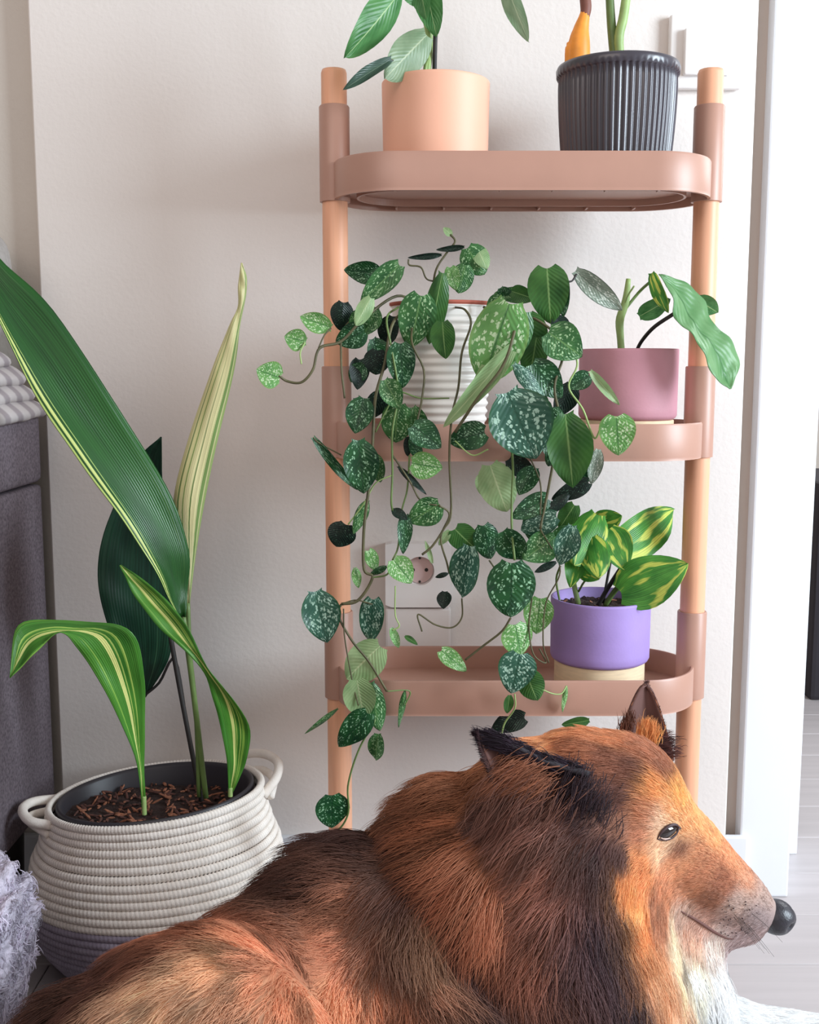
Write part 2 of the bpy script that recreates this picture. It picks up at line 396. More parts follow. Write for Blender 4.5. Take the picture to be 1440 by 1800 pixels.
# ------------------------------------------------------------------ wall socket
s0 = at(678, 951, 0); s1 = at(792, 1062, 0)
so = empty('wall_socket', ((s0.x + s1.x) / 2, 0, (s0.z + s1.z) / 2), 'white wall socket with round recess seen between the trailing vines', 'socket')
c0 = at(738, 1003, -0.018); R = 0.0205
# plate with a round opening
def socket_plate():
    bm = bmesh.new(); n = 48; out = []; 
    w2 = (s1.x - s0.x); x0, x1, z0, z1 = s0.x, s1.x, s1.z, s0.z; yf = -0.022
    ring = [bm.verts.new((c0.x + R * math.cos(2 * PI * i / n), yf, c0.z + R * math.sin(2 * PI * i / n))) for i in range(n)]
    rin = [bm.verts.new((c0.x + R * 0.97 * math.cos(2 * PI * i / n), -0.010, c0.z + R * 0.97 * math.sin(2 * PI * i / n))) for i in range(n)]
    outer = []; back = []
    for i in range(n):
        a = 2 * PI * i / n; dx, dz = math.cos(a), math.sin(a)
        tx = ((x1 if dx > 0 else x0) - c0.x) / dx if abs(dx) > 1e-6 else 1e9
        tz = ((z1 if dz > 0 else z0) - c0.z) / dz if abs(dz) > 1e-6 else 1e9
        t = min(tx, tz); px_, pz_ = c0.x + dx * t, c0.z + dz * t
        outer.append(bm.verts.new((px_, yf, pz_))); back.append(bm.verts.new((px_, 0.0, pz_)))
    for i in range(n):
        j = (i + 1) % n
        bm.faces.new((ring[i], outer[i], outer[j], ring[j])); bm.faces.new((rin[i], ring[i], ring[j], rin[j]))
        bm.faces.new((outer[i], back[i], back[j], outer[j]))
    bm.faces.new(rin)
    bmesh.ops.recalc_face_normals(bm, faces=bm.faces[:])
    return bm
obj('socket_plate', socket_plate(), MAT['plate'], so, False)
vs, fs = lathe([(R * 0.93, 0), (R * 0.93, 0.002), (0.0001, 0.002)], 40)
o = pyd('socket_face', [(c0.x + x, -0.0102 - z, c0.z + y) for x, y, z in vs], fs, MAT['socket_in'], so, False)
for dx, dz, rr in ((-0.0095, 0, 0.0026), (0.0095, 0, 0.0026), (0, 0.017, 0.0018), (0, -0.017, 0.0018)):
    vs, fs = lathe([(rr, 0), (rr, 0.0006), (0.0001, 0.0006)], 16)
    pyd('socket_hole', [(c0.x + dx + x, -0.0123 - z, c0.z + dz + y) for x, y, z in vs], fs, MAT['hole'], so, False)
obj('lower_cover', box_bm(s0.x, s1.x, -0.016, 0, at(700, 1150, 0).z, s1.z - 0.003, 0.003, 2), MAT['plate'], so, False)

# ------------------------------------------------------------------ plant stand
SX0, SX1, SY = -0.0925, 0.3685, -0.14
SC = (SX0 + SX1) / 2
st = empty('plant_stand', (SC, SY, 0), 'three tier plant stand with dusty pink oval trays between two wooden poles', 'plant stand')
for sx in (SX0, SX1):
    vs, fs = lathe([(0.0145, 0.0), (0.0158, 0.004), (0.0158, 1.136), (0.0145, 1.140), (0.0001, 1.1405)], 32, sx, SY)
    obj_ = pyd('pole', vs, fs, MAT['wood'], st)
    obj('foot', box_bm(sx - 0.018, sx + 0.018, SY - 0.12, SY + 0.12, 0, 0.022, 0.006, 3), MAT['tray'], st)
def stadium(hw, hd, off, n=20):
    r = hd - 0.0; r2 = min(hd, 0.083); pts = []
    for (cx, cy, a0) in ((hw - r2, hd - r2, 0), (-(hw - r2), hd - r2, 90), (-(hw - r2), -(hd - r2), 180), (hw - r2, -(hd - r2), 270)):
        for i in range(n + 1):
            a = math.radians(a0 + 90 * i / n); pts.append((cx + (r2 + off) * math.cos(a), cy + (r2 + off) * math.sin(a)))
    return pts
THW, THD = 0.2315, 0.0865
TRAYZ = (0.352, 0.668, 0.984)
def tray(z0, top):
    bm = bmesh.new()
    rings = [(0, 0.0, 1), (-0.0005, 0.001, 1), (0.0, 0.004, 1), (0.0, 0.042, 1), (-0.0015, 0.0445, 1), (-0.0035, 0.0445, 1), (-0.0045, 0.0425, 1), (-0.0045, 0.014, 1)]
    rows = []
    for off, z, _ in rings:
        rows.append([bm.verts.new((SC + x, SY + y, z0 + z)) for x, y in stadium(THW, THD, off)])
    n = len(rows[0])
    for a, b in zip(rows[:-1], rows[1:]):
        for i in range(n): bm.faces.new((a[i], a[(i + 1) % n], b[(i + 1) % n], b[i]))
    bm.faces.new(rows[-1])
    # underside: inner wall and plate
    low = rows[0]
    lw = [bm.verts.new((SC + x, SY + y, z0)) for x, y in stadium(THW, THD, -0.004)]
    lu = [bm.verts.new((SC + x, SY + y, z0 + 0.011)) for x, y in stadium(THW, THD, -0.004)]
    for i in range(n):
        j = (i + 1) % n
        bm.faces.new((low[j], low[i], lw[i], lw[j])); bm.faces.new((lw[j], lw[i], lu[i], lu[j]))
    bm.faces.new(lu[::-1])
    t = obj('shelf_tray', bm, MAT['tray'], st, True)
    for p in t.data.polygons:
        if len(p.vertices) > 4: p.use_smooth = False
    em = t.modifiers.new('es', 'EDGE_SPLIT'); em.split_angle = math.radians(40)
    # inner raised oval lip and ribs underneath
    bm = bmesh.new(); a = [(x, y) for x, y in stadium(THW - 0.028, THD - 0.024, -0.0)]
    for off, zz in ((0, 0.004), (0, 0.011), (-0.003, 0.011), (-0.003, 0.004)):
        pass
    o1 = stadium(THW - 0.028, THD - 0.024, 0.0); o2 = stadium(THW - 0.028, THD - 0.024, -0.003)
    va = [[bm.verts.new((SC + x, SY + y, z0 + z)) for x, y in o] for o, z in ((o1, 0.011), (o1, 0.003), (o2, 0.003), (o2, 0.011))]
    n = len(o1)
    for p, q in zip(va[:-1], va[1:]):
        for i in range(n): bm.faces.new((p[i], p[(i + 1) % n], q[(i + 1) % n], q[i]))
    obj('underside_ring', bm, MAT['tray'], t, False)
    for k in range(6):
        xk = SC - 0.155 + k * 0.062
        for yy0, yy1 in ((SY - THD + 0.004, SY - THD + 0.024), (SY + THD - 0.024, SY + THD - 0.004)):
            obj('rib', box_bm(xk - 0.0012, xk + 0.0012, yy0, yy1, z0 + 0.001, z0 + 0.011), MAT['tray'], t, False)
    for sx in (SX0, SX1):
        ri = 0.0160; ro = 0.0188
        vs, fs = lathe([(ri, z0 - 0.001), (ro, z0 - 0.001), (ro, z0 + 0.112), (ro - 0.001, z0 + 0.1135), (ri, z0 + 0.1135), (ri, z0)], 36, sx, SY)
        fs = [f for f in fs if len(f) == 4]
        s = pyd('sleeve', vs, fs, MAT['tray'], t)
        em = s.modifiers.new('es', 'EDGE_SPLIT'); em.split_angle = math.radians(40)
    return t
for i, z in enumerate(TRAYZ): tray(z, i == 2)
TF = 0.0142   # tray floor above tray bottom

def pot_mesh(name, cx, cy, z0, r0, r1, h, mat, parent, th=0.004, rfun=None, segs=72, rim=0.0, curve=0.006):
    prof = [(0.0001, z0), (r0 - curve, z0), (r0 - curve * 0.3, z0 + curve * 0.4), (r0, z0 + curve)]
    for k in range(1, 9): prof.append((r0 + (r1 - r0) * k / 9, z0 + curve + (h - curve * 1.4) * k / 9))
    prof += [(r1 + rim, z0 + h - 0.0035), (r1 + rim, z0 + h - 0.001), (r1 + rim - 0.001, z0 + h), (r1 - th + 0.001, z0 + h), (r1 - th, z0 + h - 0.0015), (r1 - th - 0.001, z0 + h * 0.35), (0.0001, z0 + h * 0.35)]
    vs, fs = lathe(prof, segs, cx, cy, rfun)
    return pyd(name, vs, fs, mat, parent)
def soil_disc(cx, cy, z, r, parent, chips=40, name='soil', cr=0.006):
    bm = bmesh.new(); bmesh.ops.create_grid(bm, x_segments=30, y_segments=30, size=1)
    for v in bm.verts:
        d = max(abs(v.co.x), abs(v.co.y)); l = math.hypot(v.co.x, v.co.y)
        if l > 0: v.co.x *= d / l; v.co.y *= d / l
        nz = mnoise.noise(Vector((v.co.x * 7, v.co.y * 7, z * 9))) * 0.004 + mnoise.noise(Vector((v.co.x * 22, v.co.y * 22, z * 9))) * 0.002
        v.co = Vector((cx + v.co.x * r, cy + v.co.y * r, z + nz))
    o = obj(name, bm, MAT['soil'], parent)
    if chips:
        for mt, nn in (('chip', chips), ('chip_dark', chips)):
            bm = bmesh.new()
            for _ in range(nn):
                a = random.random() * 2 * PI; q = math.sqrt(random.random()) * r * 0.9
                m = Matrix.Translation((cx + q * math.cos(a), cy + q * math.sin(a), z + 0.003)) @ Matrix.Rotation(random.random() * 6.28, 4, 'Z') @ Matrix.Rotation(random.uniform(-0.5, 0.5), 4, 'Y') @ Matrix.Diagonal((cr * random.uniform(0.4, 2.2), cr * random.uniform(0.25, 0.5), cr * 0.3, 1))
                bmesh.ops.create_icosphere(bm, subdivisions=1, radius=1, matrix=m)
            c = obj('bark_chips', bm, MAT[mt], o, False); c['kind'] = 'stuff'
    return o
def xc(x, y): return at(x, y, SY).x
def px_leaf(parent, bx, by, tx, ty, w, m, Y, Y2=None, kind=None, roll=None, name='leaf'):
    Y2 = Y if Y2 is None else Y2
    B = at(bx, by, Y); T = at(tx, ty, Y2)
    rl = random.uniform(-0.35, 0.35) if roll is None else roll
    me = random.choice(LEAVES) if kind is None else kind
    return place_leaf(B, T, w * pxm(bx, by, Y) / max(0.35, math.cos(rl)), me, LM[m], parent, rl, name)

# --- peach pot, top left
zt3 = TRAYZ[2] + TF
cxp = xc(766, 200)
pp = empty('potted_philodendron', (cxp, SY, zt3), 'peach cylinder pot with green philodendron on the top tray', 'potted plant')
pot_mesh('pot', cxp, SY, zt3, 0.064, 0.0662, at(766, 121, SY - 0.066).z - zt3, MAT['peach'], pp)
ptop = at(766, 121, SY - 0.066).z
soil_disc(cxp, SY, ptop - 0.012, 0.061, pp, 0)
tube([(at(765, 0, SY).x, SY, ptop - 0.05), at(764, 118, SY), at(767, 20, SY), at(770, -40, SY)], 0.0028, 12, 8, 'support_stake', MAT['stem_dark'], pp)
tube([(at(745, 0, SY).x, SY, ptop - 0.02), at(752, 118, SY), at(755, 70, SY + 0.01), at(745, 5, SY), at(742, -60, SY)], 0.0045, 16, 8, 'stem', MAT['stem_pale'], pp)
tube([(at(745, 0, SY).x, SY - 0.02, ptop - 0.02), at(748, 116, SY - .02), at(752, 95, SY - 0.03), at(742, 66, SY - .04)], 0.0025, 12, 7, 'stem', MAT['stem_pale'], pp)
tube([(at(735, 0, SY).x, SY - 0.02, ptop - 0.02), at(735, 118, SY - .03), at(712, 108, SY - 0.05), at(684, 106, SY - .07)], 0.0015, 12, 7, 'stem', MAT['vine'], pp)
tube([at(745, 5, SY), at(780, -30, SY), at(850, -60, SY), at(893, -20, SY)], 0.0015, 12, 7, 'stem', MAT['stem_pale'], pp)
px_leaf(pp, 706, -18, 626, 92, 62, 'philo', SY - .03, SY - .08, LONG[1], -0.3)
px_leaf(pp, 742, -60, 764, 60, 52, 'philo', SY - .01, SY - .02, LONG[0], 0.2)
px_leaf(pp, 735, -55, 744, 30, 36, 'philo', SY - .01, SY - .03, LONG[0], 0.5)
px_leaf(pp, 750, 62, 684, 128, 62, 'philo_grey', SY - .04, SY - .08, LEAVES[2], 0.1)
px_leaf(pp, 688, 104, 606, 152, 22, 'philo_dark', SY - .07, SY - .10, LONG[0], 0.3)
px_leaf(pp, 886, -40, 922, 66, 34, 'philo_grey', SY, SY - .04, LONG[0], 0.3)
px_leaf(pp, 745, 5, 700, -30, 34, 'philo', SY - .01, SY - .03, LONG[0], 0.2)

# --- charcoal ribbed pot, top right
cxd = xc(1085, 180); dtop = at(1085, 88, SY - 0.072).z
pd = empty('potted_bulb_plant', (cxd, SY, zt3), 'charcoal vertically ribbed pot with green and orange stalks on the top tray', 'potted plant')
def ribs(r, z, a):
    if r < 0.05 or z > dtop - 0.012: return r
    k = 0.5 + 0.5 * math.cos(a * 58)
    return r + 0.0022 * (k ** 0.7) - 0.0008
hh = dtop - zt3
prof = [(0.0001, zt3), (0.060, zt3), (0.0615, zt3 + 0.002)]
for k in range(1, 12):
    t = k / 12; prof.append((0.0615 + 0.0095 * math.sin(t * PI / 2) ** 0.9, zt3 + 0.002 + (hh - 0.016) * t))
prof += [(0.0705, dtop - 0.014), (0.0725, dtop - 0.0125), (0.0745, dtop - 0.011), (0.0750, dtop - 0.004), (0.0735, dtop - 0.0005), (0.071, dtop), (0.067, dtop - 0.002), (0.066, dtop - 0.05), (0.0001, dtop - 0.05)]
vs, fs = lathe(prof, 58 * 8, cxd, SY, ribs)
pyd('pot', vs, fs, MAT['darkpot'], pd)
soil_disc(cxd, SY, dtop - 0.012, 0.066, pd, 0)
tube([(cxd, SY, dtop - 0.02), at(1078, 74, SY), at(1074, 30, SY), at(1070, -40, SY)], [0.0065, 0.006, 0.0055, 0.005], 14, 10, 'stem', MAT['stem'], pd)
tube([(cxd + 0.006, SY, dtop - 0.02), at(1088, 72, SY - .005), at(1096, 30, SY - .005), at(1106, -40, SY - .005)], [0.0055, 0.006, 0.006, 0.0055], 14, 10, 'stem', MAT['stem_pale'], pd)
x1020 = at(1020, 80, SY)
tube([(x1020.x - 0.002, SY, dtop - 0.03), at(1018, 80, SY), at(1022, 50, SY), at(1029, 15, SY), at(1024, -40, SY)], [0.0155, 0.0135, 0.0095, 0.0050, 0.005], 18, 12, 'orange_sheath', MAT['orange'], pd)
tube([at(1028, 30, SY), at(1030, 8, SY), at(1022, -45, SY)], [0.0060, 0.0072, 0.006], 10, 10, 'brown_sheath', MAT['brown'], pd)
tube([(x1020.x - 0.010, SY, dtop - 0.03), at(1004, 90, SY), at(1000, 74, SY)], [0.009, 0.008, 0.003], 10, 10, 'orange_shoot', MAT['orange'], pd)

# --- pink pot on middle tray
zm = TRAYZ[1] + TF
def base_ring(cx, cy, z0, r, h, parent, label):
    vs, fs = lathe([(0.0001, z0), (r - 0.002, z0), (r, z0 + 0.002), (r, z0 + h - 0.001), (r - 0.001, z0 + h), (0.0001, z0 + h)], 64, cx, cy)
    o = pyd('saucer', vs, fs, MAT['cork'], parent); o['label'] = label
    em = o.modifiers.new('es', 'EDGE_SPLIT'); em.split_angle = math.radians(40); return o
ck = xc(1104, 680); ktop = at(1104, 612, SY - 0.062).z; kbase = at(1104, 741, SY - 0.062).z
pk = empty('potted_lobed_plant', (ck, SY, zm), 'dusty pink pot on a pale wooden base with lobed leaf plant, middle tray', 'potted plant')
base_ring(ck, SY, zm, 0.058, kbase - zm, pk, 'pale wooden base')
pot_mesh('pot', ck, SY, kbase, 0.0615, 0.0620, ktop - kbase, MAT['pink'], pk)
soil_disc(ck, SY, ktop - 0.010, 0.057, pk, 0)
tube([at(1093, 622, SY), at(1091, 595, SY), at(1090, 562, SY), at(1100, 530, SY), at(1105, 490, SY)], [0.0045, 0.0045, 0.0055, 0.005, 0.003], 18, 9, 'stem', MAT['stem_pale'], pk)
tube([at(1098, 545, SY), at(1125, 512, SY), at(1152, 488, SY - .03)], 0.0019, 12, 7, 'stem', MAT['stem'], pk)
tube([at(1097, 540, SY), at(1104, 520, SY - .01), at(1115, 503, SY - .02)], 0.0012, 8, 7, 'stem', MAT['stem_pale'], pk)
tube([at(1118, 620, SY), at(1128, 600, SY - .01), at(1150, 575, SY - .03), at(1184, 552, SY - .05)], 0.0024, 14, 8, 'stem', MAT['stem_dark'], pk)
px_leaf(pk, 1124, 556, 1176, 528, 34, 'philo', SY - .01, SY - .04, LONG[0], 0.2)
px_leaf(pk, 1146, 480, 1170, 548, 24, 'pothos', SY - .03, SY - .06, LONG[0], 0.5)
px_leaf(pk, 1226, 526, 1264, 552, 36, 'philo', SY - .03, SY - .02, LEAVES[0], 0.2)
# big lobed leaf: traced edges with depth
strip_leaf([(1158, 482, -.20), (1182, 520, -.215), (1186, 560, -.225), (1212, 582, -.235), (1236, 618, -.24), (1254, 660, -.235), (1283, 684, -.225)],
           [(1164, 482, -.20), (1204, 496, -.185), (1238, 528, -.185), (1252, 566, -.195), (1284, 596, -.20), (1300, 640, -.205), (1286, 683, -.224)], LM['monst'], pk, fold=0.005)

# --- lilac pot on the lower tray
zl = TRAYZ[0] + TF
cl = xc(1052, 1120); ltop = at(1052, 1068, SY - 0.064 - .012).z; lbase = at(1052, 1182, SY - 0.064 - .012).z
LY = SY - 0.010
pl = empty('potted_pothos', (cl, LY, zl), 'lilac pot on a pale wooden base with yellow variegated pothos, lower tray', 'potted plant')
base_ring(cl, LY, zl, 0.058, lbase - zl, pl, 'pale wooden base')
pot_mesh('pot', cl, LY, lbase, 0.0635, 0.0640, ltop - lbase, MAT['lilac'], pl)
soil_disc(cl, LY, ltop - 0.014, 0.059, pl, 10, cr=0.004)
tube([at(1017, 1062, LY), at(1008, 1020, LY), at(1006, 985, LY - .01)], 0.0035, 10, 8, 'stem', MAT['stem_pale'], pl)
tube([at(985, 1062, LY - .02), at(978, 1020, LY - .03), at(985, 995, LY - .04)], 0.0014, 10, 7, 'stem', MAT['stem'], pl)
tube([at(1050, 1066, LY), at(1068, 1035, LY - .01), at(1092, 998, LY - .03)], 0.0030, 12, 8, 'stem', MAT['stem_dark'], pl)
tube([at(1064, 1064, LY), at(1080, 1040, LY - .01), at(1098, 1020, LY - .03)], 0.0036, 12, 8, 'stem', MAT['stem'], pl)
tube([at(1017, 1040, LY), at(1030, 1020, LY - .01), at(1050, 1018, LY - .03), at(1056, 1012, LY - .03)], 0.0014, 12, 7, 'stem', MAT['stem'], pl)
tube([at(1060, 1060, LY), at(1075, 980, LY), at(1088, 925, LY)], 0.0018, 12, 7, 'stem', MAT['stem_dark'], pl)
for a in ((1092, 1042, 1208, 992, 92, 'pothos', -.19, -.22, 0, .05), (1090, 968, 1206, 892, 78, 'pothos', -.15, -.10, 1, .25), (1050, 905, 1012, 985, 66, 'pothos', -.17, -.22, 2, .1),
          (1070, 930, 1100, 1000, 60, 'pothos', -.17, -.20, 0, -.2), (1040, 945, 1048, 1010, 50, 'pothos', -.19, -.23, 2, .3), (1022, 960, 1002, 1030, 40, 'pothos', -.19, -.22, 0, .2),
          (1050, 920, 1092, 908, 44, 'pothos', -.14, -.16, 0, .3), (1020, 1000, 1052, 1018, 30, 'pothos', -.2, -.22, 0, .3)):
    px_leaf(pl, a[0], a[1], a[2], a[3], a[4], a[5], a[6], a[7], LEAVES[a[8]], a[9])
# ------------------------------------------------------------------ trailing silver vine in the white ribbed pot
cw = xc(778, 640); wr = 0.066; wtop = at(778, 536, SY - wr).z
ps = empty('potted_trailing_vine', (cw, SY, zm), 'white ribbed pot with silver speckled trailing vine spilling off the middle tray', 'potted plant')
prof = [(0.0001, zm), (wr - 0.016, zm)]
nr = 17
for k in range(nr * 6 + 1):
    t = k / (nr * 6); prof.append((wr - 0.014 + 0.012 * t ** 0.8 + 0.0014 * math.sin(t * nr * 2 * PI) * (1 if t < 0.93 else 0), zm + (wtop - zm) * t))
prof += [(wr + 0.0005, wtop + 0.001), (wr - 0.003, wtop + 0.002), (wr - 0.006, wtop - 0.02), (0.0001, wtop - 0.02)]
vs, fs = lathe(prof, 72, cw, SY); pyd('pot', vs, fs, MAT['whitepot'], ps)
vs, fs = lathe([(wr - 0.007, wtop - 0.004), (wr - 0.001, wtop + 0.0022), (wr + 0.0012, wtop + 0.003), (wr + 0.0012, wtop + 0.006), (wr - 0.002, wtop + 0.0065), (wr - 0.006, wtop + 0.003), (wr - 0.008, wtop - 0.006)], 72, cw, SY)
o = pyd('inner_pot', vs, [f for f in fs if len(f) == 4], MAT['terracotta'], ps); o['label'] = 'terracotta inner pot rim'
soil_disc(cw, SY, wtop - 0.004, 0.058, ps, 0)
# leaf list: base x,y  tip x,y  width  material  depth [kind]   kind: h heart, l long, e edge-on
SL = [
 (582,576,527,556,32,'L',-.235,'h'),(538,600,500,592,34,'L',-.25,'h'),(492,664,452,650,44,'L',-.26,'h'),
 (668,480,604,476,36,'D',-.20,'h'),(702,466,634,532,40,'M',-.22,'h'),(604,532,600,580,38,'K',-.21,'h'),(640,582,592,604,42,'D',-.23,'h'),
 (652,524,626,570,26,'P',-.235,'h'),(690,500,640,480,34,'D',-.21,'h'),(660,540,640,590,34,'M',-.22,'h'),
 (740,520,722,614,60,'M',-.235,'h'),(778,480,752,604,36,'G',-.225,'l'),(778,566,782,632,40,'G',-.245,'h'),
 (822,436,852,484,46,'M',-.20,'h'),(776,448,718,454,10,'K',-.19,'l'),(816,434,768,440,10,'K',-.19,'l'),(836,430,856,470,26,'P',-.195,'l'),
 (794,414,780,400,12,'P',-.19,'l'),(818,466,806,514,36,'M',-.20,'h'),(792,470,800,508,24,'L',-.205,'h'),
 (930,520,868,516,26,'M',-.205,'h'),(900,512,940,526,28,'G',-.21,'h'),(880,506,894,530,24,'D',-.20,'h'),
 (896,534,844,672,88,'L',-.27,'h'),(920,548,880,640,60,'M',-.255,'h'),(926,556,946,640,54,'G',-.24,'h'),
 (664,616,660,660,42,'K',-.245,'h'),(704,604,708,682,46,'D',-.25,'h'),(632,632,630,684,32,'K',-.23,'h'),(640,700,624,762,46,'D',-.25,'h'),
 (676,668,704,718,36,'M',-.255,'h'),(700,712,692,780,50,'M',-.25,'h'),(726,716,754,776,30,'M',-.245,'h'),
 (726,748,776,786,44,'D',-.26,'h'),(852,760,786,776,46,'D',-.26,'h'),
 (892,690,944,806,100,'S',-.285,'h'),(630,774,640,868,56,'D',-.265,'h'),(551,769,628,866,16,'D',-.26,'l'),
 (724,814,778,824,44,'L',-.255,'h'),(700,820,750,866,12,'K',-.25,'l'),(716,768,718,804,14,'K',-.25,'l'),
 (910,602,782,752,32,'P',-.265,'l'),(876,620,830,700,26,'P',-.26,'l'),
 (862,818,890,900,60,'P',-.235,'h'),(940,822,912,870,36,'D',-.245,'h'),
 (962,472,968,568,66,'G',-.235,'h'),(984,482,990,556,30,'D',-.225,'h'),(964,584,1024,626,62,'M',-.25,'h'),
 (1012,476,1094,548,34,'W',-.21,'l'),(944,590,930,672,44,'G',-.235,'h'),(904,640,960,702,26,'S',-.275,'l'),
 (936,640,990,700,50,'D',-.25,'h'),(1036,660,1000,682,30,'D',-.245,'h'),(1038,652,1090,714,16,'P',-.255,'l'),
 (1084,732,1088,800,58,'L',-.275,'h'),(994,728,1008,858,70,'G',-.275,'h'),(972,716,960,770,44,'D',-.26,'h'),(950,730,986,820,40,'D',-.255,'h'),
 (1052,790,1040,852,24,'W',-.25,'l'),(1034,848,972,880,30,'K',-.25,'h'),(1000,868,962,900,18,'K',-.25,'l'),
 (962,876,902,908,36,'D',-.25,'h'),(978,908,914,930,40,'S',-.262,'h'),(884,934,918,986,50,'D',-.26,'h'),(976,944,920,984,48,'M',-.255,'h'),
 (1010,888,982,932,32,'G',-.245,'h'),(1006,924,984,994,40,'S',-.27,'h'),(850,924,864,986,42,'D',-.245,'h'),
 (900,990,898,1088,78,'D',-.27,'h'),(950,1052,942,1116,48,'L',-.25,'h'),(906,1098,918,1154,52,'L',-.26,'h'),
 (914,1150,902,1220,60,'S',-.27,'h'),(924,1180,944,1236,42,'G',-.26,'h'),(896,1222,892,1256,16,'G',-.26,'l'),(978,988,942,1004,12,'K',-.25,'l'),
 (608,922,590,962,46,'K',-.24,'h'),(646,880,624,940,22,'M',-.245,'l'),(712,906,710,974,24,'D',-.25,'h'),(772,886,718,920,46,'M',-.255,'h'),(690,896,716,912,16,'K',-.25,'l'),
 (800,930,838,970,44,'G',-.245,'h'),(826,960,810,1052,52,'S',-.262,'h'),(554,1040,576,1130,60,'S',-.26,'h'),(656,1054,648,1136,40,'S',-.25,'h'),
 (692,984,724,1024,40,'L',-.255,'h'),(648,968,664,1006,22,'L',-.25,'h'),(624,998,632,1034,16,'L',-.25,'l'),(680,996,650,1012,12,'D',-.25,'l'),
 (668,1136,606,1192,58,'P',-.255,'h'),(628,1196,640,1268,52,'P',-.265,'h'),(646,1254,594,1318,44,'D',-.27,'h'),(664,1290,660,1338,28,'M',-.262,'h'),(652,1200,668,1290,34,'M',-.255,'l'),
 (594,1246,536,1292,9,'M',-.25,'l'),(776,1144,820,1178,28,'L',-.25,'h'),(688,1104,702,1140,14,'L',-.25,'l'),(712,1118,734,1132,9,'G',-.25,'l'),
 (712,1214,704,1284,12,'M',-.25,'l'),(782,1040,780,1070,24,'K',-.24,'h'),(788,1008,766,1014,8,'K',-.24,'l'),
 (584,1398,584,1458,54,'D',-.26,'h'),(546,1470,526,1512,9,'G',-.255,'l'),(572,1480,580,1512,7,'G',-.255,'l'),
 (922,1262,860,1278,34,'K',-.235,'h'),(1036,1266,988,1276,18,'G',-.235,'l'),(640,640,616,672,30,'D',-.235,'h'),(760,990,748,950,8,'P',-.245,'l'),
 (790,932,772,960,14,'P',-.245,'l'),(856,830,846,870,30,'P',-.23,'h'),(996,1206,990,1256,9,'L',-.24,'l'),(736,800,722,770,20,'D',-.25,'h'),
]
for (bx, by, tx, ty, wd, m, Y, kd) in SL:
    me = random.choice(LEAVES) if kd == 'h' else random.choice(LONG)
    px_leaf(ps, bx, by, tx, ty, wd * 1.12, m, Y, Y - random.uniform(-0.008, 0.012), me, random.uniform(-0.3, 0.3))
# deeper leaves filling the dense middle of the plant
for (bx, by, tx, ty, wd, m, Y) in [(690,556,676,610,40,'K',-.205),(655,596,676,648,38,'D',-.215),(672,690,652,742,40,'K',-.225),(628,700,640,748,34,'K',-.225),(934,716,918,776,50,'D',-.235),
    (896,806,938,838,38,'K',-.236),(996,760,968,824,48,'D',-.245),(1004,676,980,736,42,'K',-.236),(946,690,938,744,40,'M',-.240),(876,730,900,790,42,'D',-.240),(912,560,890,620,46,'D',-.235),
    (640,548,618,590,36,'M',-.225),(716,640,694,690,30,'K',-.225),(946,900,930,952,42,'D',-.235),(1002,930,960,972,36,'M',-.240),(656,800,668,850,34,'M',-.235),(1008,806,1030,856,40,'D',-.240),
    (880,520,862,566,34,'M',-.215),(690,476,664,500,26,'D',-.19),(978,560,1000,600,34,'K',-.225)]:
    px_leaf(ps, bx, by, tx, ty, wd, m, Y, Y + 0.006, random.choice(LEAVES), random.uniform(-0.5, 0.5))
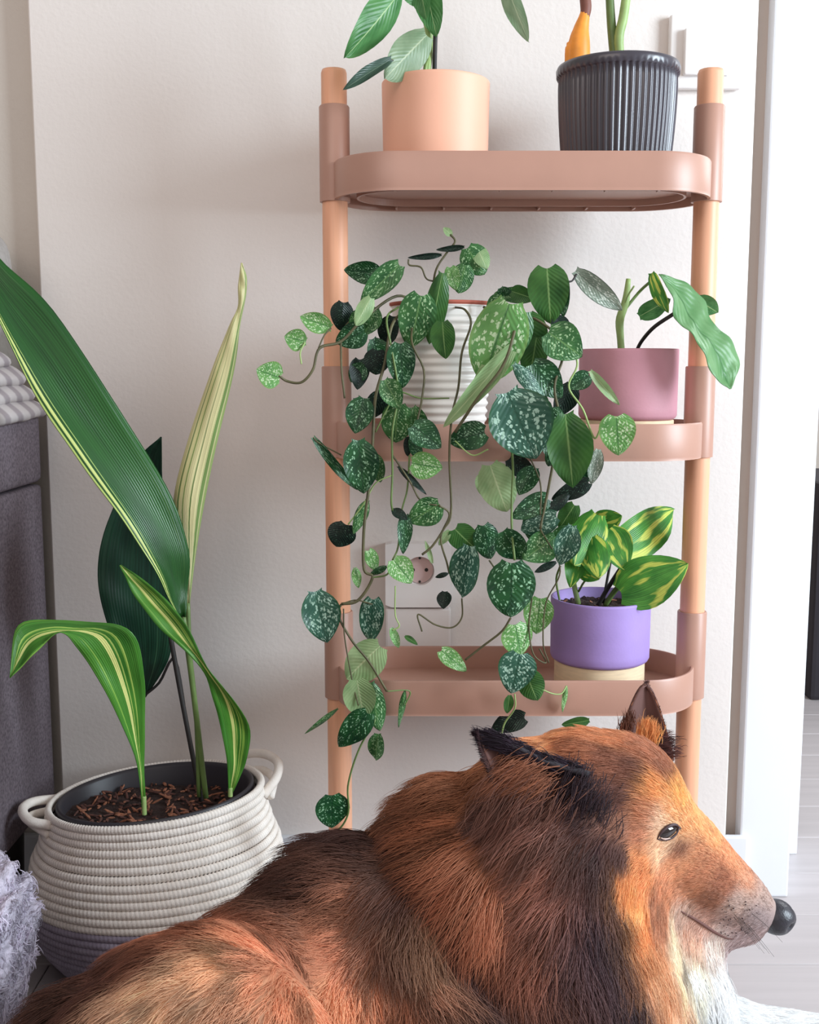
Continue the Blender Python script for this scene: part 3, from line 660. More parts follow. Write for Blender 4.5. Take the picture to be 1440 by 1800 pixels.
# vines: list of (x, y, Y) points, radius
VN = [
 ([(745,545,-.16),(700,520,-.20),(640,560,-.235),(600,600,-.24),(562,612,-.25),(550,650,-.255),(530,672,-.255),(505,670,-.255),(490,660,-.26)],.0017,'vine'),
 ([(560,612,-.25),(570,590,-.245),(582,577,-.235)],.001,'vine'),([(530,640,-.255),(528,620,-.255),(536,602,-.25)],.001,'stem_pale'),
 ([(790,540,-.17),(770,500,-.18),(750,490,-.19),(740,470,-.19),(720,466,-.19),(718,456,-.19)],.0011,'vine'),
 ([(760,540,-.17),(765,480,-.19),(785,445,-.19),(800,425,-.19),(792,412,-.19)],.0013,'vine'),
 ([(800,540,-.20),(818,545,-.23),(828,570,-.24),(812,620,-.245),(806,680,-.25),(795,730,-.255),(790,800,-.255),(793,900,-.25),(780,930,-.25),(760,960,-.25),(742,975,-.25)],.0014,'vine'),
 ([(720,540,-.19),(690,570,-.235),(676,640,-.245),(660,700,-.25),(655,780,-.255),(648,860,-.255),(640,930,-.255),(640,1000,-.255),(655,1015,-.255),(630,1055,-.255),(600,1062,-.255)],.0018,'vine'),
 ([(600,1062,-.255),(594,1080,-.255),(618,1125,-.26),(650,1165,-.26),(680,1215,-.26)],.0015,'vine'),
 ([(655,1062,-.25),(625,1055,-.252),(600,1062,-.255)],.0009,'vine'),([(655,1015,-.255),(680,1010,-.255),(692,990,-.255)],.0012,'stem'),
 ([(700,540,-.2),(680,560,-.24),(690,620,-.25),(700,690,-.25),(690,760,-.255),(690,830,-.255),(688,880,-.255),(690,897,-.25)],.0013,'stem'),
 ([(730,545,-.2),(724,600,-.24),(745,650,-.245),(742,700,-.25),(732,748,-.255)],.0013,'vine'),
 ([(690,835,-.255),(660,850,-.255),(640,885,-.25),(612,922,-.245)],.0009,'stem_pale'),
 ([(690,800,-.255),(720,845,-.255),(740,880,-.255),(768,888,-.255)],.0012,'vine'),
 ([(772,888,-.255),(790,905,-.25),(775,945,-.25),(786,990,-.25),(790,1008,-.245)],.0012,'vine'),
 ([(840,560,-.21),(905,545,-.25),(900,600,-.275),(880,650,-.275),(840,700,-.27),(800,760,-.262)],.0019,'vine'),
 ([(858,790,-.27),(830,800,-.26),(800,775,-.262)],.0009,'stem_pale'),
 ([(900,790,-.26),(902,830,-.25),(900,880,-.255),(900,930,-.26),(905,985,-.265)],.0015,'stem'),
 ([(850,540,-.2),(940,560,-.24),(990,610,-.24),(975,680,-.25),(985,740,-.26),(975,800,-.26),(960,880,-.255),(950,930,-.26)],.0016,'vine'),
 ([(1000,600,-.24),(1015,640,-.25),(1000,680,-.25),(1025,720,-.255),(1045,770,-.26),(1060,745,-.265),(1084,733,-.275)],.0012,'stem_pale'),
 ([(960,475,-.22),(1000,495,-.215),(1014,482,-.21)],.0012,'stem_dark'),
 ([(898,1086,-.265),(882,1110,-.262),(850,1135,-.258),(818,1160,-.255)],.0013,'vine'),
 ([(860,985,-.25),(880,1010,-.26),(896,995,-.265)],.0010,'vine'),
 ([(920,1000,-.255),(935,1040,-.255),(930,1100,-.255),(938,1150,-.26),(960,1165,-.25),(948,1140,-.25)],.0010,'vine'),
 ([(812,1052,-.25),(812,1085,-.25),(795,1103,-.25),(765,1098,-.25),(735,1080,-.25),(742,1110,-.25)],.0010,'vine'),
 ([(695,1030,-.25),(695,1080,-.25),(702,1100,-.25),(690,1108,-.25)],.0009,'stem_pale'),
 ([(905,1220,-.26),(905,1245,-.255),(888,1270,-.245),(882,1290,-.24)],.0010,'stem_pale'),
 ([(920,1190,-.26),(960,1215,-.25),(985,1220,-.245),(996,1206,-.24)],.0009,'stem_pale'),
 ([(660,1265,-.262),(630,1320,-.26),(612,1380,-.26),(612,1430,-.258),(590,1462,-.255),(545,1472,-.255)],.0012,'stem'),
 ([(565,1472,-.255),(575,1490,-.255),(582,1510,-.255)],.0008,'stem'),
 ([(680,1215,-.26),(720,1215,-.25),(712,1240,-.25)],.0009,'stem'),
 ([(600,800,-.26),(560,778,-.26),(551,769,-.26)],.0009,'vine'),
 ([(606,700,-.245),(600,640,-.24),(604,580,-.22),(640,545,-.2)],.0013,'vine'),
 ([(930,800,-.26),(950,850,-.255),(950,905,-.26)],.0010,'vine'),
 ([(950,930,-.26),(985,1000,-.26),(960,1060,-.255),(955,1130,-.255),(965,1165,-.25)],.0009,'vine'),
 ([(604,1070,-.255),(606,1120,-.26),(618,1190,-.262),(630,1240,-.262)],.0009,'vine'),
 ([(720,800,-.25),(716,860,-.25),(706,900,-.25),(700,960,-.25),(690,985,-.252)],.0011,'stem'),
 ([(660,760,-.25),(680,720,-.25),(700,690,-.25),(740,700,-.25),(790,700,-.25)],.0009,'stem'),
]
for pts, r, m in VN:
    tube(px_path(pts), r, 10 + 5 * len(pts), 6, 'vine_stem', MAT[m], ps)

# ------------------------------------------------------------------ rope basket
BX = at(272, 1500, -0.175).x; BY = -0.158
bs = empty('rope_basket', (BX, BY, 0), 'round coiled rope basket, cream above and grey below, with side handles', 'basket')
def rope_mat(name, c1, c2):
    k = NT(name); tc = k.n('ShaderNodeTexCoord'); nz = k.n('ShaderNodeTexNoise', i_Scale=60.0, i_Detail=4.0); k.l(tc.outputs['Object'], nz.inputs['Vector'])
    at_ = k.n('ShaderNodeAttribute'); at_.attribute_name = 'stitch'
    col = k.ramp(nz.outputs[0], [(0.3, lin(c2)), (0.7, lin(c1))])
    col = k.mix(at_.outputs['Fac'], col, lin(tuple(v * 0.72 for v in c2)))
    k.l(col, k.b.inputs['Base Color']); k.b.inputs['Roughness'].default_value = 0.95; k.b.inputs['Specular IOR Level'].default_value = 0.1
    n2 = k.n('ShaderNodeTexNoise', i_Scale=700.0); k.l(tc.outputs['Object'], n2.inputs['Vector']); k.bump(n2.outputs[0], 0.5, 0.001)
    return k.m
MAT['rope'] = rope_mat('rope_cream', (248, 240, 232), (236, 226, 216))
MAT['rope_grey'] = rope_mat('rope_grey', (172, 162, 178), (156, 146, 162))
BH = 0.228
def bprof(t):      # radius along height fraction
    pts = [(0, .112), (.08, .140), (.2, .158), (.35, .167), (.5, .168), (.65, .160), (.8, .147), (.9, .139), (1.0, .1375)]
    for (a, ra), (b_, rb) in zip(pts[:-1], pts[1:]):
        if t <= b_:
            u = (t - a) / (b_ - a); u = u * u * (3 - 2 * u) * 0.5 + u * 0.5; return ra + (rb - ra) * u
    return pts[-1][1]
tiltx, tilty = 0.0, 0.045   # basket sags a little to the left
def tilt(v):
    f = max(0, min(1, v[2] / BH)) ** 1.5
    return (v[0], BY + (v[1] - BY) * 0.80, v[2] + (v[0] - BX) * tilty * f * 2.0)
NCO = 23; TW = 2 * PI
for k in range(NCO):
    t0 = (k + 0.5) / NCO; z = t0 * BH; r = bprof(t0)
    segs = 840; sides = 7; vs = []; fs = []; stv = []
    hr = BH / NCO * 0.56; nst = 190
    for i in range(segs):
        a = 2 * PI * i / segs
        for s in range(sides):
            b_ = 2 * PI * s / sides
            tw = math.sin(a * nst + b_ * 1.0 + k * 1.9)
            rr = hr * (1 + 0.07 * tw); rc = r + 0.0008 * mnoise.noise(Vector((math.cos(a) * 3, math.sin(a) * 3, k)))
            ox = rr * math.cos(b_) * 0.85; oz = rr * math.sin(b_)
            vs.append(tilt((BX + (rc + ox) * math.cos(a), BY + (rc + ox) * math.sin(a), z + oz)))
            stv.append(max(0.0, -tw) ** 2 * 0.5)
    for i in range(segs):
        for s in range(sides):
            fs.append((i * sides + s, ((i + 1) % segs) * sides + s, ((i + 1) % segs) * sides + (s + 1) % sides, i * sides + (s + 1) % sides))
    grey = k < 10
    o = pyd('rope_coil', vs, fs, MAT['rope_grey' if grey else 'rope'], bs)
    at_ = o.data.attributes.new('stitch', 'FLOAT', 'POINT'); at_.data.foreach_set('value', stv)
    if grey: o['label'] = 'grey rope coil'
vs, fs = lathe([(0.0001, 0.004), (0.11, 0.004), (0.11, 0.010), (0.0001, 0.010)], 64, BX, BY); pyd('basket_base', [tilt(v) for v in vs], fs, MAT['rope_grey'], bs)
# handles
def B(a, r, z):
    p = (BX + r * math.cos(a), BY + r * math.sin(a), z); return Vector(tilt(p))
aR = math.radians(28)
tube([B(aR + .42, .136, BH - .012), B(aR + .34, .152, BH + .006), B(aR + .15, .164, BH + .010), B(aR - .1, .167, BH + .006), B(aR - .32, .158, BH - .004), B(aR - .45, .140, BH - .02)], 0.0062, 30, 10, 'handle', MAT['rope'], bs)
tube([B(aR + .42, .134, BH - .028), B(aR + .2, .158, BH - .012), B(aR - .1, .160, BH - .014), B(aR - .36, .150, BH - .026)], 0.0055, 24, 10, 'handle', MAT['rope'], bs)
aL = PI + math.radians(8)
tube([B(aL + .42, .140, BH - .012), B(aL + .28, .162, BH - .006), B(aL + .05, .170, BH + .000), B(aL - .2, .164, BH - .004), B(aL - .42, .140, BH - .012)], 0.0062, 28, 10, 'handle', MAT['rope'], bs)
tube([B(aL + .40, .143, BH - .026), B(aL + .05, .163, BH - .014), B(aL - .40, .143, BH - .026)], 0.0055, 22, 10, 'handle', MAT['rope'], bs)
# ------------------------------------------------------------------ strap leaf plant in black nursery pot
pa = empty('potted_strap_leaf_plant', (BX, BY, 0.012), 'striped strap leaf plant in a black plastic pot set inside the rope basket', 'potted plant')
NR = 0.127
prof = [(0.0001, 0.016), (0.09, 0.016), (0.094, 0.018), (NR - 0.004, BH - 0.012), (NR + 0.0005, BH - 0.010), (NR + 0.002, BH - 0.006), (NR + 0.001, BH), (NR - 0.002, BH + 0.001), (NR - 0.006, BH - 0.004), (NR - 0.010, BH - 0.035), (NR - 0.03, BH - 0.12), (0.0001, BH - 0.12)]
vs, fs = lathe(prof, 90, BX, BY)
o = pyd('nursery_pot', [tilt(v) for v in vs], fs, MAT['blackpot'], pa); o['label'] = 'black plastic nursery pot'
sz = soil_disc(BX, BY, BH - 0.030, 0.119, pa, 150, cr=0.0055)
for o in pa.children:
    for v in o.data.vertices:
        if o.name.startswith(('soil', 'bark')): v.co.y = BY + (v.co.y - BY) * 0.80
YA = BY - 0.06
# A big dark leaf arching off to the upper left
strip_leaf([(312,1085,YA-.03),(296,1050,YA-.045),(262,985,YA-.06),(205,900,YA-.07),(135,805,YA-.07),(62,695,YA-.07),(2,572,YA-.07),(-45,470,YA-.06),(-80,380,YA-.05)],
           [(326,1085,YA-.03),(331,1030,YA-.02),(330,955,YA-.02),(290,850,YA-.025),(200,705,YA-.03),(96,548,YA-.035),(8,462,YA-.04),(-45,400,YA-.04),(-78,378,YA-.05)], LM['asp_edge'], pa, fold=0.007)
# B tall yellow striped leaf
strip_leaf([(326,1060,YA),(322,1000,YA),(304,890,YA),(332,770,YA),(372,652,YA),(402,575,YA),(418,540,YA),(419,500,YA),(424,462,YA)],
           [(334,1060,YA),(342,990,YA),(362,870,YA),(386,760,YA),(412,650,YA),(421,580,YA),(432,520,YA),(434,490,YA),(426,462,YA)], LM['asp_yellow'], pa, fold=-0.005)
# C deep leaf behind
strip_leaf([(250,1228,YA+.04),(205,1140,YA+.03),(176,1050,YA+.02),(174,975,YA+.02),(196,900,YA+.02),(238,812,YA+.03),(282,768,YA+.03)],
           [(256,1226,YA+.04),(296,1160,YA+.05),(308,1080,YA+.05),(312,1000,YA+.05),(300,920,YA+.05),(286,850,YA+.04),(284,768,YA+.03)], LM['asp_deep'], pa, fold=0.008)
# F front light leaf drooping left
strip_leaf([(250,1428,YA-.03),(240,1340,YA-.04),(190,1225,YA-.06),(136,1140,YA-.07),(104,1112,YA-.075),(60,1150,YA-.09),(18,1192,YA-.10)],
           [(256,1428,YA-.03),(254,1310,YA-.03),(254,1195,YA-.045),(228,1108,YA-.06),(130,1092,YA-.055),(34,1098,YA-.07),(17,1191,YA-.10)], LM['asp_light'], pa, fold=0.006)
# D/E leaf folding over
strip_leaf([(402,1396,YA),(398,1330,YA-.01),(378,1240,YA-.02),(350,1170,YA-.04),(284,1108,YA-.05),(238,1050,YA-.05),(210,994,YA-.05)],
           [(408,1396,YA),(432,1340,YA-.0),(436,1270,YA-.01),(368,1178,YA-.04),(322,1090,YA-.05),(266,1030,YA-.05),(213,993,YA-.05)], LM['asp_light'], pa, fold=0.005)
soilz = BH - 0.03
def sp(x, y, Y): 
    return at(x, y, Y)
def stemtube(top, botx, r, m):
    bot = at(botx[0], botx[1], botx[2])
    tube([top[0]] + top[1:] + [bot], r, 20, 8, 'stem', MAT[m], pa)
stemtube(px_path([(300,1120,YA+.03),(318,1220,YA+.03)]), (354,1408,YA+.03), 0.0032, 'stem_dark')
stemtube(px_path([(322,1085,YA-.02),(338,1200,YA)]), (362,1402,YA+.02), 0.0036, 'stem')
stemtube(px_path([(330,1060,YA),(334,1150,YA),(345,1260,YA+.01)]), (350,1400,YA+.02), 0.0030, 'stem')
stemtube(px_path([(405,1385,YA)]), (405,1400,YA+.0), 0.003, 'stem_pale')
stemtube(px_path([(253,1400,YA-.03)]), (254,1432,YA-.03), 0.003, 'stem_pale')
tube(px_path([(252,1224,YA+.04),(280,1200,YA+.04),(308,1160,YA+.04),(330,1280,YA+.03)]), 0.0018, 16, 7, 'stem', MAT['stem_dark'], pa)

# ------------------------------------------------------------------ sofa, throw, cushion, fluffy blanket
sf = empty('sofa', (XL - 0.45, -0.4, 0), 'dark grey fabric sofa end at the left edge beside the basket', 'sofa')
zs = at(75, 722, -0.02).z; zb = at(100, 1408, -0.02).z
SXF = XL - 0.006
obj('armrest', box_bm(SXF - 0.16, SXF, -0.85, -0.004, at(70, 855, -0.05).z + 0.002, zs, 0.012, 3), MAT['sofa'], sf)
obj('side_panel', box_bm(SXF - 0.16, SXF - 0.002, -0.85, -0.004, zb, at(70, 855, -0.05).z - 0.001, 0.008, 3), MAT['sofa'], sf)
obj('backrest', box_bm(SXF - 0.9, SXF - 0.161, -0.22, -0.004, zb, zs + 0.05, 0.03, 3), MAT['sofa'], sf)
obj('seat', box_bm(SXF - 0.9, SXF - 0.161, -0.86, -0.221, zb, 0.42, 0.03, 3), MAT['sofa'], sf)
for lx, ly in ((SXF - 0.05, -0.06), (SXF - 0.05, -0.78), (SXF - 0.82, -0.06), (SXF - 0.82, -0.78)):
    vs, fs = lathe([(0.014, 0), (0.02, zb)], 20, lx, ly); pyd('leg', vs, fs, MAT['stem_dark'], sf)
k = NT('throw_stripes'); tc = k.n('ShaderNodeTexCoord'); wv = k.n('ShaderNodeTexWave', i_Scale=14.0, i_Distortion=0.6); wv.bands_direction = 'DIAGONAL'
k.l(tc.outputs['Object'], wv.inputs[0]); k.l(k.ramp(wv.outputs[0], [(0.2, lin((150, 140, 142))), (0.6, lin((186, 178, 176)))]), k.b.inputs['Base Color']); k.b.inputs['Roughness'].default_value = 0.95
MAT['throw'] = k.m
def blob(name, c, s, mat, parent=None, sub=4, amp=0.1, fr=3.0, rot=(0, 0, 0), power=1.0):
    bm = bmesh.new(); bmesh.ops.create_icosphere(bm, subdivisions=sub, radius=1)
    M = Matrix.LocRotScale(Vector(c), Matrix.Rotation(rot[2], 3, 'Z').to_euler(), None)
    from mathutils import Euler
    Rm = Euler(rot).to_matrix()
    for v in bm.verts:
        d = v.co.normalized(); e = Vector([math.copysign(abs(q) ** power, q) for q in d])
        e = e * (1 + amp * mnoise.noise(d * fr + Vector(c) * 5))
        v.co = Rm @ Vector((e.x * s[0], e.y * s[1], e.z * s[2])) + Vector(c)
    return obj(name, bm, mat, parent)
th = empty('throw_blanket', (XL - 0.08, -0.12, zs), 'grey striped throw folded over the sofa armrest', 'blanket')
for q, (dz, ex) in enumerate(((0.0, 0.0), (0.022, -0.012), (0.044, -0.02), (0.066, -0.035))):
    def foldbm(q=q, dz=dz, ex=ex):
        bm = bmesh.new(); nx, ny = 26, 18; W = []
        for i in range(nx + 1):
            rowv = []
            for j in range(ny + 1):
                u = i / nx; v = j / ny
                x = SXF - 0.19 + u * (0.205 + ex); y = -0.30 + v * (0.285 - q * 0.012)
                drop = max(0, u - 0.86) / 0.14
                z = zs + 0.010 + dz - drop ** 2 * (0.016) + 0.006 * mnoise.noise(Vector((u * 4, v * 5, q * 3))) - 0.03 * (1 - v) * 0.2
                rowv.append(bm.verts.new((x, y, z)))
            W.append(rowv)
        for i in range(nx):
            for j in range(ny): bm.faces.new((W[i][j], W[i + 1][j], W[i + 1][j + 1], W[i][j + 1]))
        return bm
    o = obj('fold', foldbm(), MAT['throw'], th); m = o.modifiers.new('s', 'SOLIDIFY'); m.thickness = 0.017; m.offset = 0
    b_ = o.modifiers.new('b', 'SUBSURF'); b_.levels = 1; b_.render_levels = 1
MAT['cushion'] = simple('cushion_fabric', (150, 143, 138), 0.95, 0.1, 150, 0.3, 400)
cu = blob('cushion', (XL - 0.125, -0.085, zs + 0.170), (0.115, 0.050, 0.085), MAT['cushion'], None, 4, 0.05, 2, (0.1, 0.1, 0), 0.6)
tag(cu, 'beige grey cushion standing on the folded throw behind the long leaf', 'cushion')
MAT['fluffy'] = simple('fluffy_fabric', (190, 182, 196), 1.0, 0.3, 180, 1.0, 220, 0.004, 0.05)
fp0 = at(-100, 1612, -0.52)
flf = blob('fluffy_blanket', (fp0.x, -0.52, 0.140), (0.058, 0.10, 0.150), MAT['fluffy'], None, 5, 0.16, 4, (0, 0.28, 0), 0.75)
tag(flf, 'fluffy pale lavender grey blanket bundled on the floor at lower left', 'blanket')
# ------------------------------------------------------------------ collie dog
DY = -0.50                                             # distance line of the head's middle
dog = empty('dog', (at(800, 1700, -0.6).x, -0.6, 0), 'long haired sable collie dog lying in front of the plant stand facing right', 'dog')
dbm = bmesh.new()
def ball(p, r):
    bmesh.ops.create_icosphere(dbm, subdivisions=3, radius=r, matrix=Matrix.Translation(p))
def chain(pts, step=0.25, world=False):
    """(x, y, Y, r) in photo position + distance, r metres: tapered run of balls"""
    P = [((Vector(p[:3]) if world else at(p[0], p[1], p[2])), p[3]) for p in pts]
    for (a, ra), (b, rb) in zip(P[:-1], P[1:]):
        n = max(1, int((b - a).length / (min(ra, rb) * step)))
        for i in range(n + 1):
            t = i / n; ball(a.lerp(b, t), ra + (rb - ra) * t)
# head: skull, brow, muzzle, jaw
chain([(1020, 1404, DY, .069), (1085, 1414, DY, .069), (1140, 1468, DY, .055)])
chain([(1020, 1404, DY, .066), (945, 1402, DY, .060)])
chain([(1135, 1462, DY, .054), (1195, 1502, DY, .046), (1245, 1542, DY, .038), (1295, 1574, DY, .030), (1322, 1594, DY, .0240), (1342, 1606, DY, .0178)])
chain([(1150, 1560, DY, .040), (1215, 1602, DY, .030), (1265, 1628, DY, .0235), (1315, 1636, DY, .0150), (1324, 1641, DY, .0105)])
chain([(1150, 1420, DY - .012, .036), (1190, 1445, DY - .018, .022)])
chain([(1060, 1500, DY - .02, .056), (1120, 1560, DY - .012, .048)])
# neck and ruff
chain([(1150, 1640, DY, .050), (1185, 1700, DY, .052), (1195, 1780, DY, .055)])
chain([(1000, 1440, DY, .075), (965, 1535, DY - .01, .115), (940, 1645, DY - .02, .134), (940, 1780, DY - .03, .150), (950, 1950, DY - .04, .150)])
chain([(890, 1440, DY + .01, .050), (852, 1500, DY, .075), (862, 1610, DY - .02, .120)])
chain([(1080, 1600, DY, .060), (1090, 1720, DY, .088), (1090, 1850, DY, .105), (1080, 2000, DY - .02, .12)])
# trunk, from withers to hips (the body curls round towards the viewer)
chain([(900, 1720, DY - .03, .14), (740, 1680, DY - .04, .112), (640, 1690, DY - .05, .104), (560, 1760, DY - .08, .105), (450, 1800, DY - .12, .095), (330, 1840, DY - .15, .095)])
chain([(900, 1950, DY - .03, .15), (700, 1950, DY - .04, .15), (520, 1980, DY - .08, .145), (360, 2000, DY - .13, .135)])
# near thigh and hip
chain([(400, 1790, DY - .185, .066), (370, 1850, DY - .20, .095), (330, 1920, DY - .21, .11)])
chain([(250, 1800, DY - .15, .055), (190, 1880, DY - .17, .075), (200, 1980, DY - .18, .09)])
# near shoulder and upper arm
chain([(760, 1760, DY - .09, .085), (800, 1850, DY - .12, .09), (860, 1960, DY - .13, .075)])
def floorrun(pts): chain(pts, world=True)
h0 = at(380, 1920, DY - .2)
# hind leg folded along the floor, thigh > knee > hock > foot
floorrun([(h0.x + .02, h0.y, .12, .09), (h0.x + .20, h0.y - .05, .075, .055), (h0.x + .07, h0.y - .09, .045, .032), (h0.x + .22, h0.y - .10, .035, .027), (h0.x + .27, h0.y - .10, .03, .030)])
# near foreleg: elbow, forearm on the floor, paw
e0 = at(880, 2000, DY - .12)
floorrun([(e0.x, e0.y, .14, .07), (e0.x + .02, e0.y - .02, .06, .045), (e0.x + .20, e0.y - .03, .04, .032), (e0.x + .30, e0.y - .03, .035, .030), (e0.x + .35, e0.y - .03, .032, .034)])
# far foreleg stretching right along the floor
e1 = at(1190, 1830, DY + .06); p1 = at(1420, 1822, DY + .075)
floorrun([(e1.x - .10, e1.y, .16, .075), (e1.x - .02, e1.y, .085, .052), (p1.x - .06, p1.y, .050, .038), (p1.x + .04, p1.y, .040, .033), (p1.x + .09, p1.y - .004, .034, .036)])
# tail curled beside the thigh
t0 = at(150, 1950, DY - .16)
floorrun([(t0.x + .03, t0.y, .10, .05), (t0.x - .06, t0.y - .08, .06, .04), (t0.x + .02, t0.y - .20, .045, .035), (t0.x + .16, t0.y - .24, .04, .025)])
for v in dbm.verts:
    if v.co.z < 0.004: v.co.z = 0.004
tmp = bpy.data.meshes.new('t'); dbm.to_mesh(tmp); dbm.free()
to = bpy.data.objects.new('t', tmp); C.objects.link(to)
m = to.modifiers.new('r', 'REMESH'); m.mode = 'VOXEL'; m.voxel_size = 0.0055; m.use_smooth_shade = True
m = to.modifiers.new('s', 'SMOOTH'); m.iterations = 14; m.factor = 0.6
bpy.context.view_layer.update()
dg = bpy.context.evaluated_depsgraph_get()
bme = bpy.data.meshes.new_from_object(to.evaluated_get(dg)); bpy.data.objects.remove(to)
bme.name = 'body'
nv = len(bme.vertices); bco = np.empty(nv * 3); bme.vertices.foreach_get('co', bco); bco = bco.reshape(-1, 3)
bme.calc_loop_triangles(); nt = len(bme.loop_triangles)
tri = np.empty(nt * 3, dtype=np.int32); bme.loop_triangles.foreach_get('vertices', tri); tri = tri.reshape(-1, 3)
bvh = BVHTree.FromPolygons([Vector(c) for c in bco], [tuple(t) for t in tri.tolist()])
def hit(x, y):
    loc, nrm, i, d = bvh.ray_cast(CAM, ray(x, y).normalized()); return loc, nrm
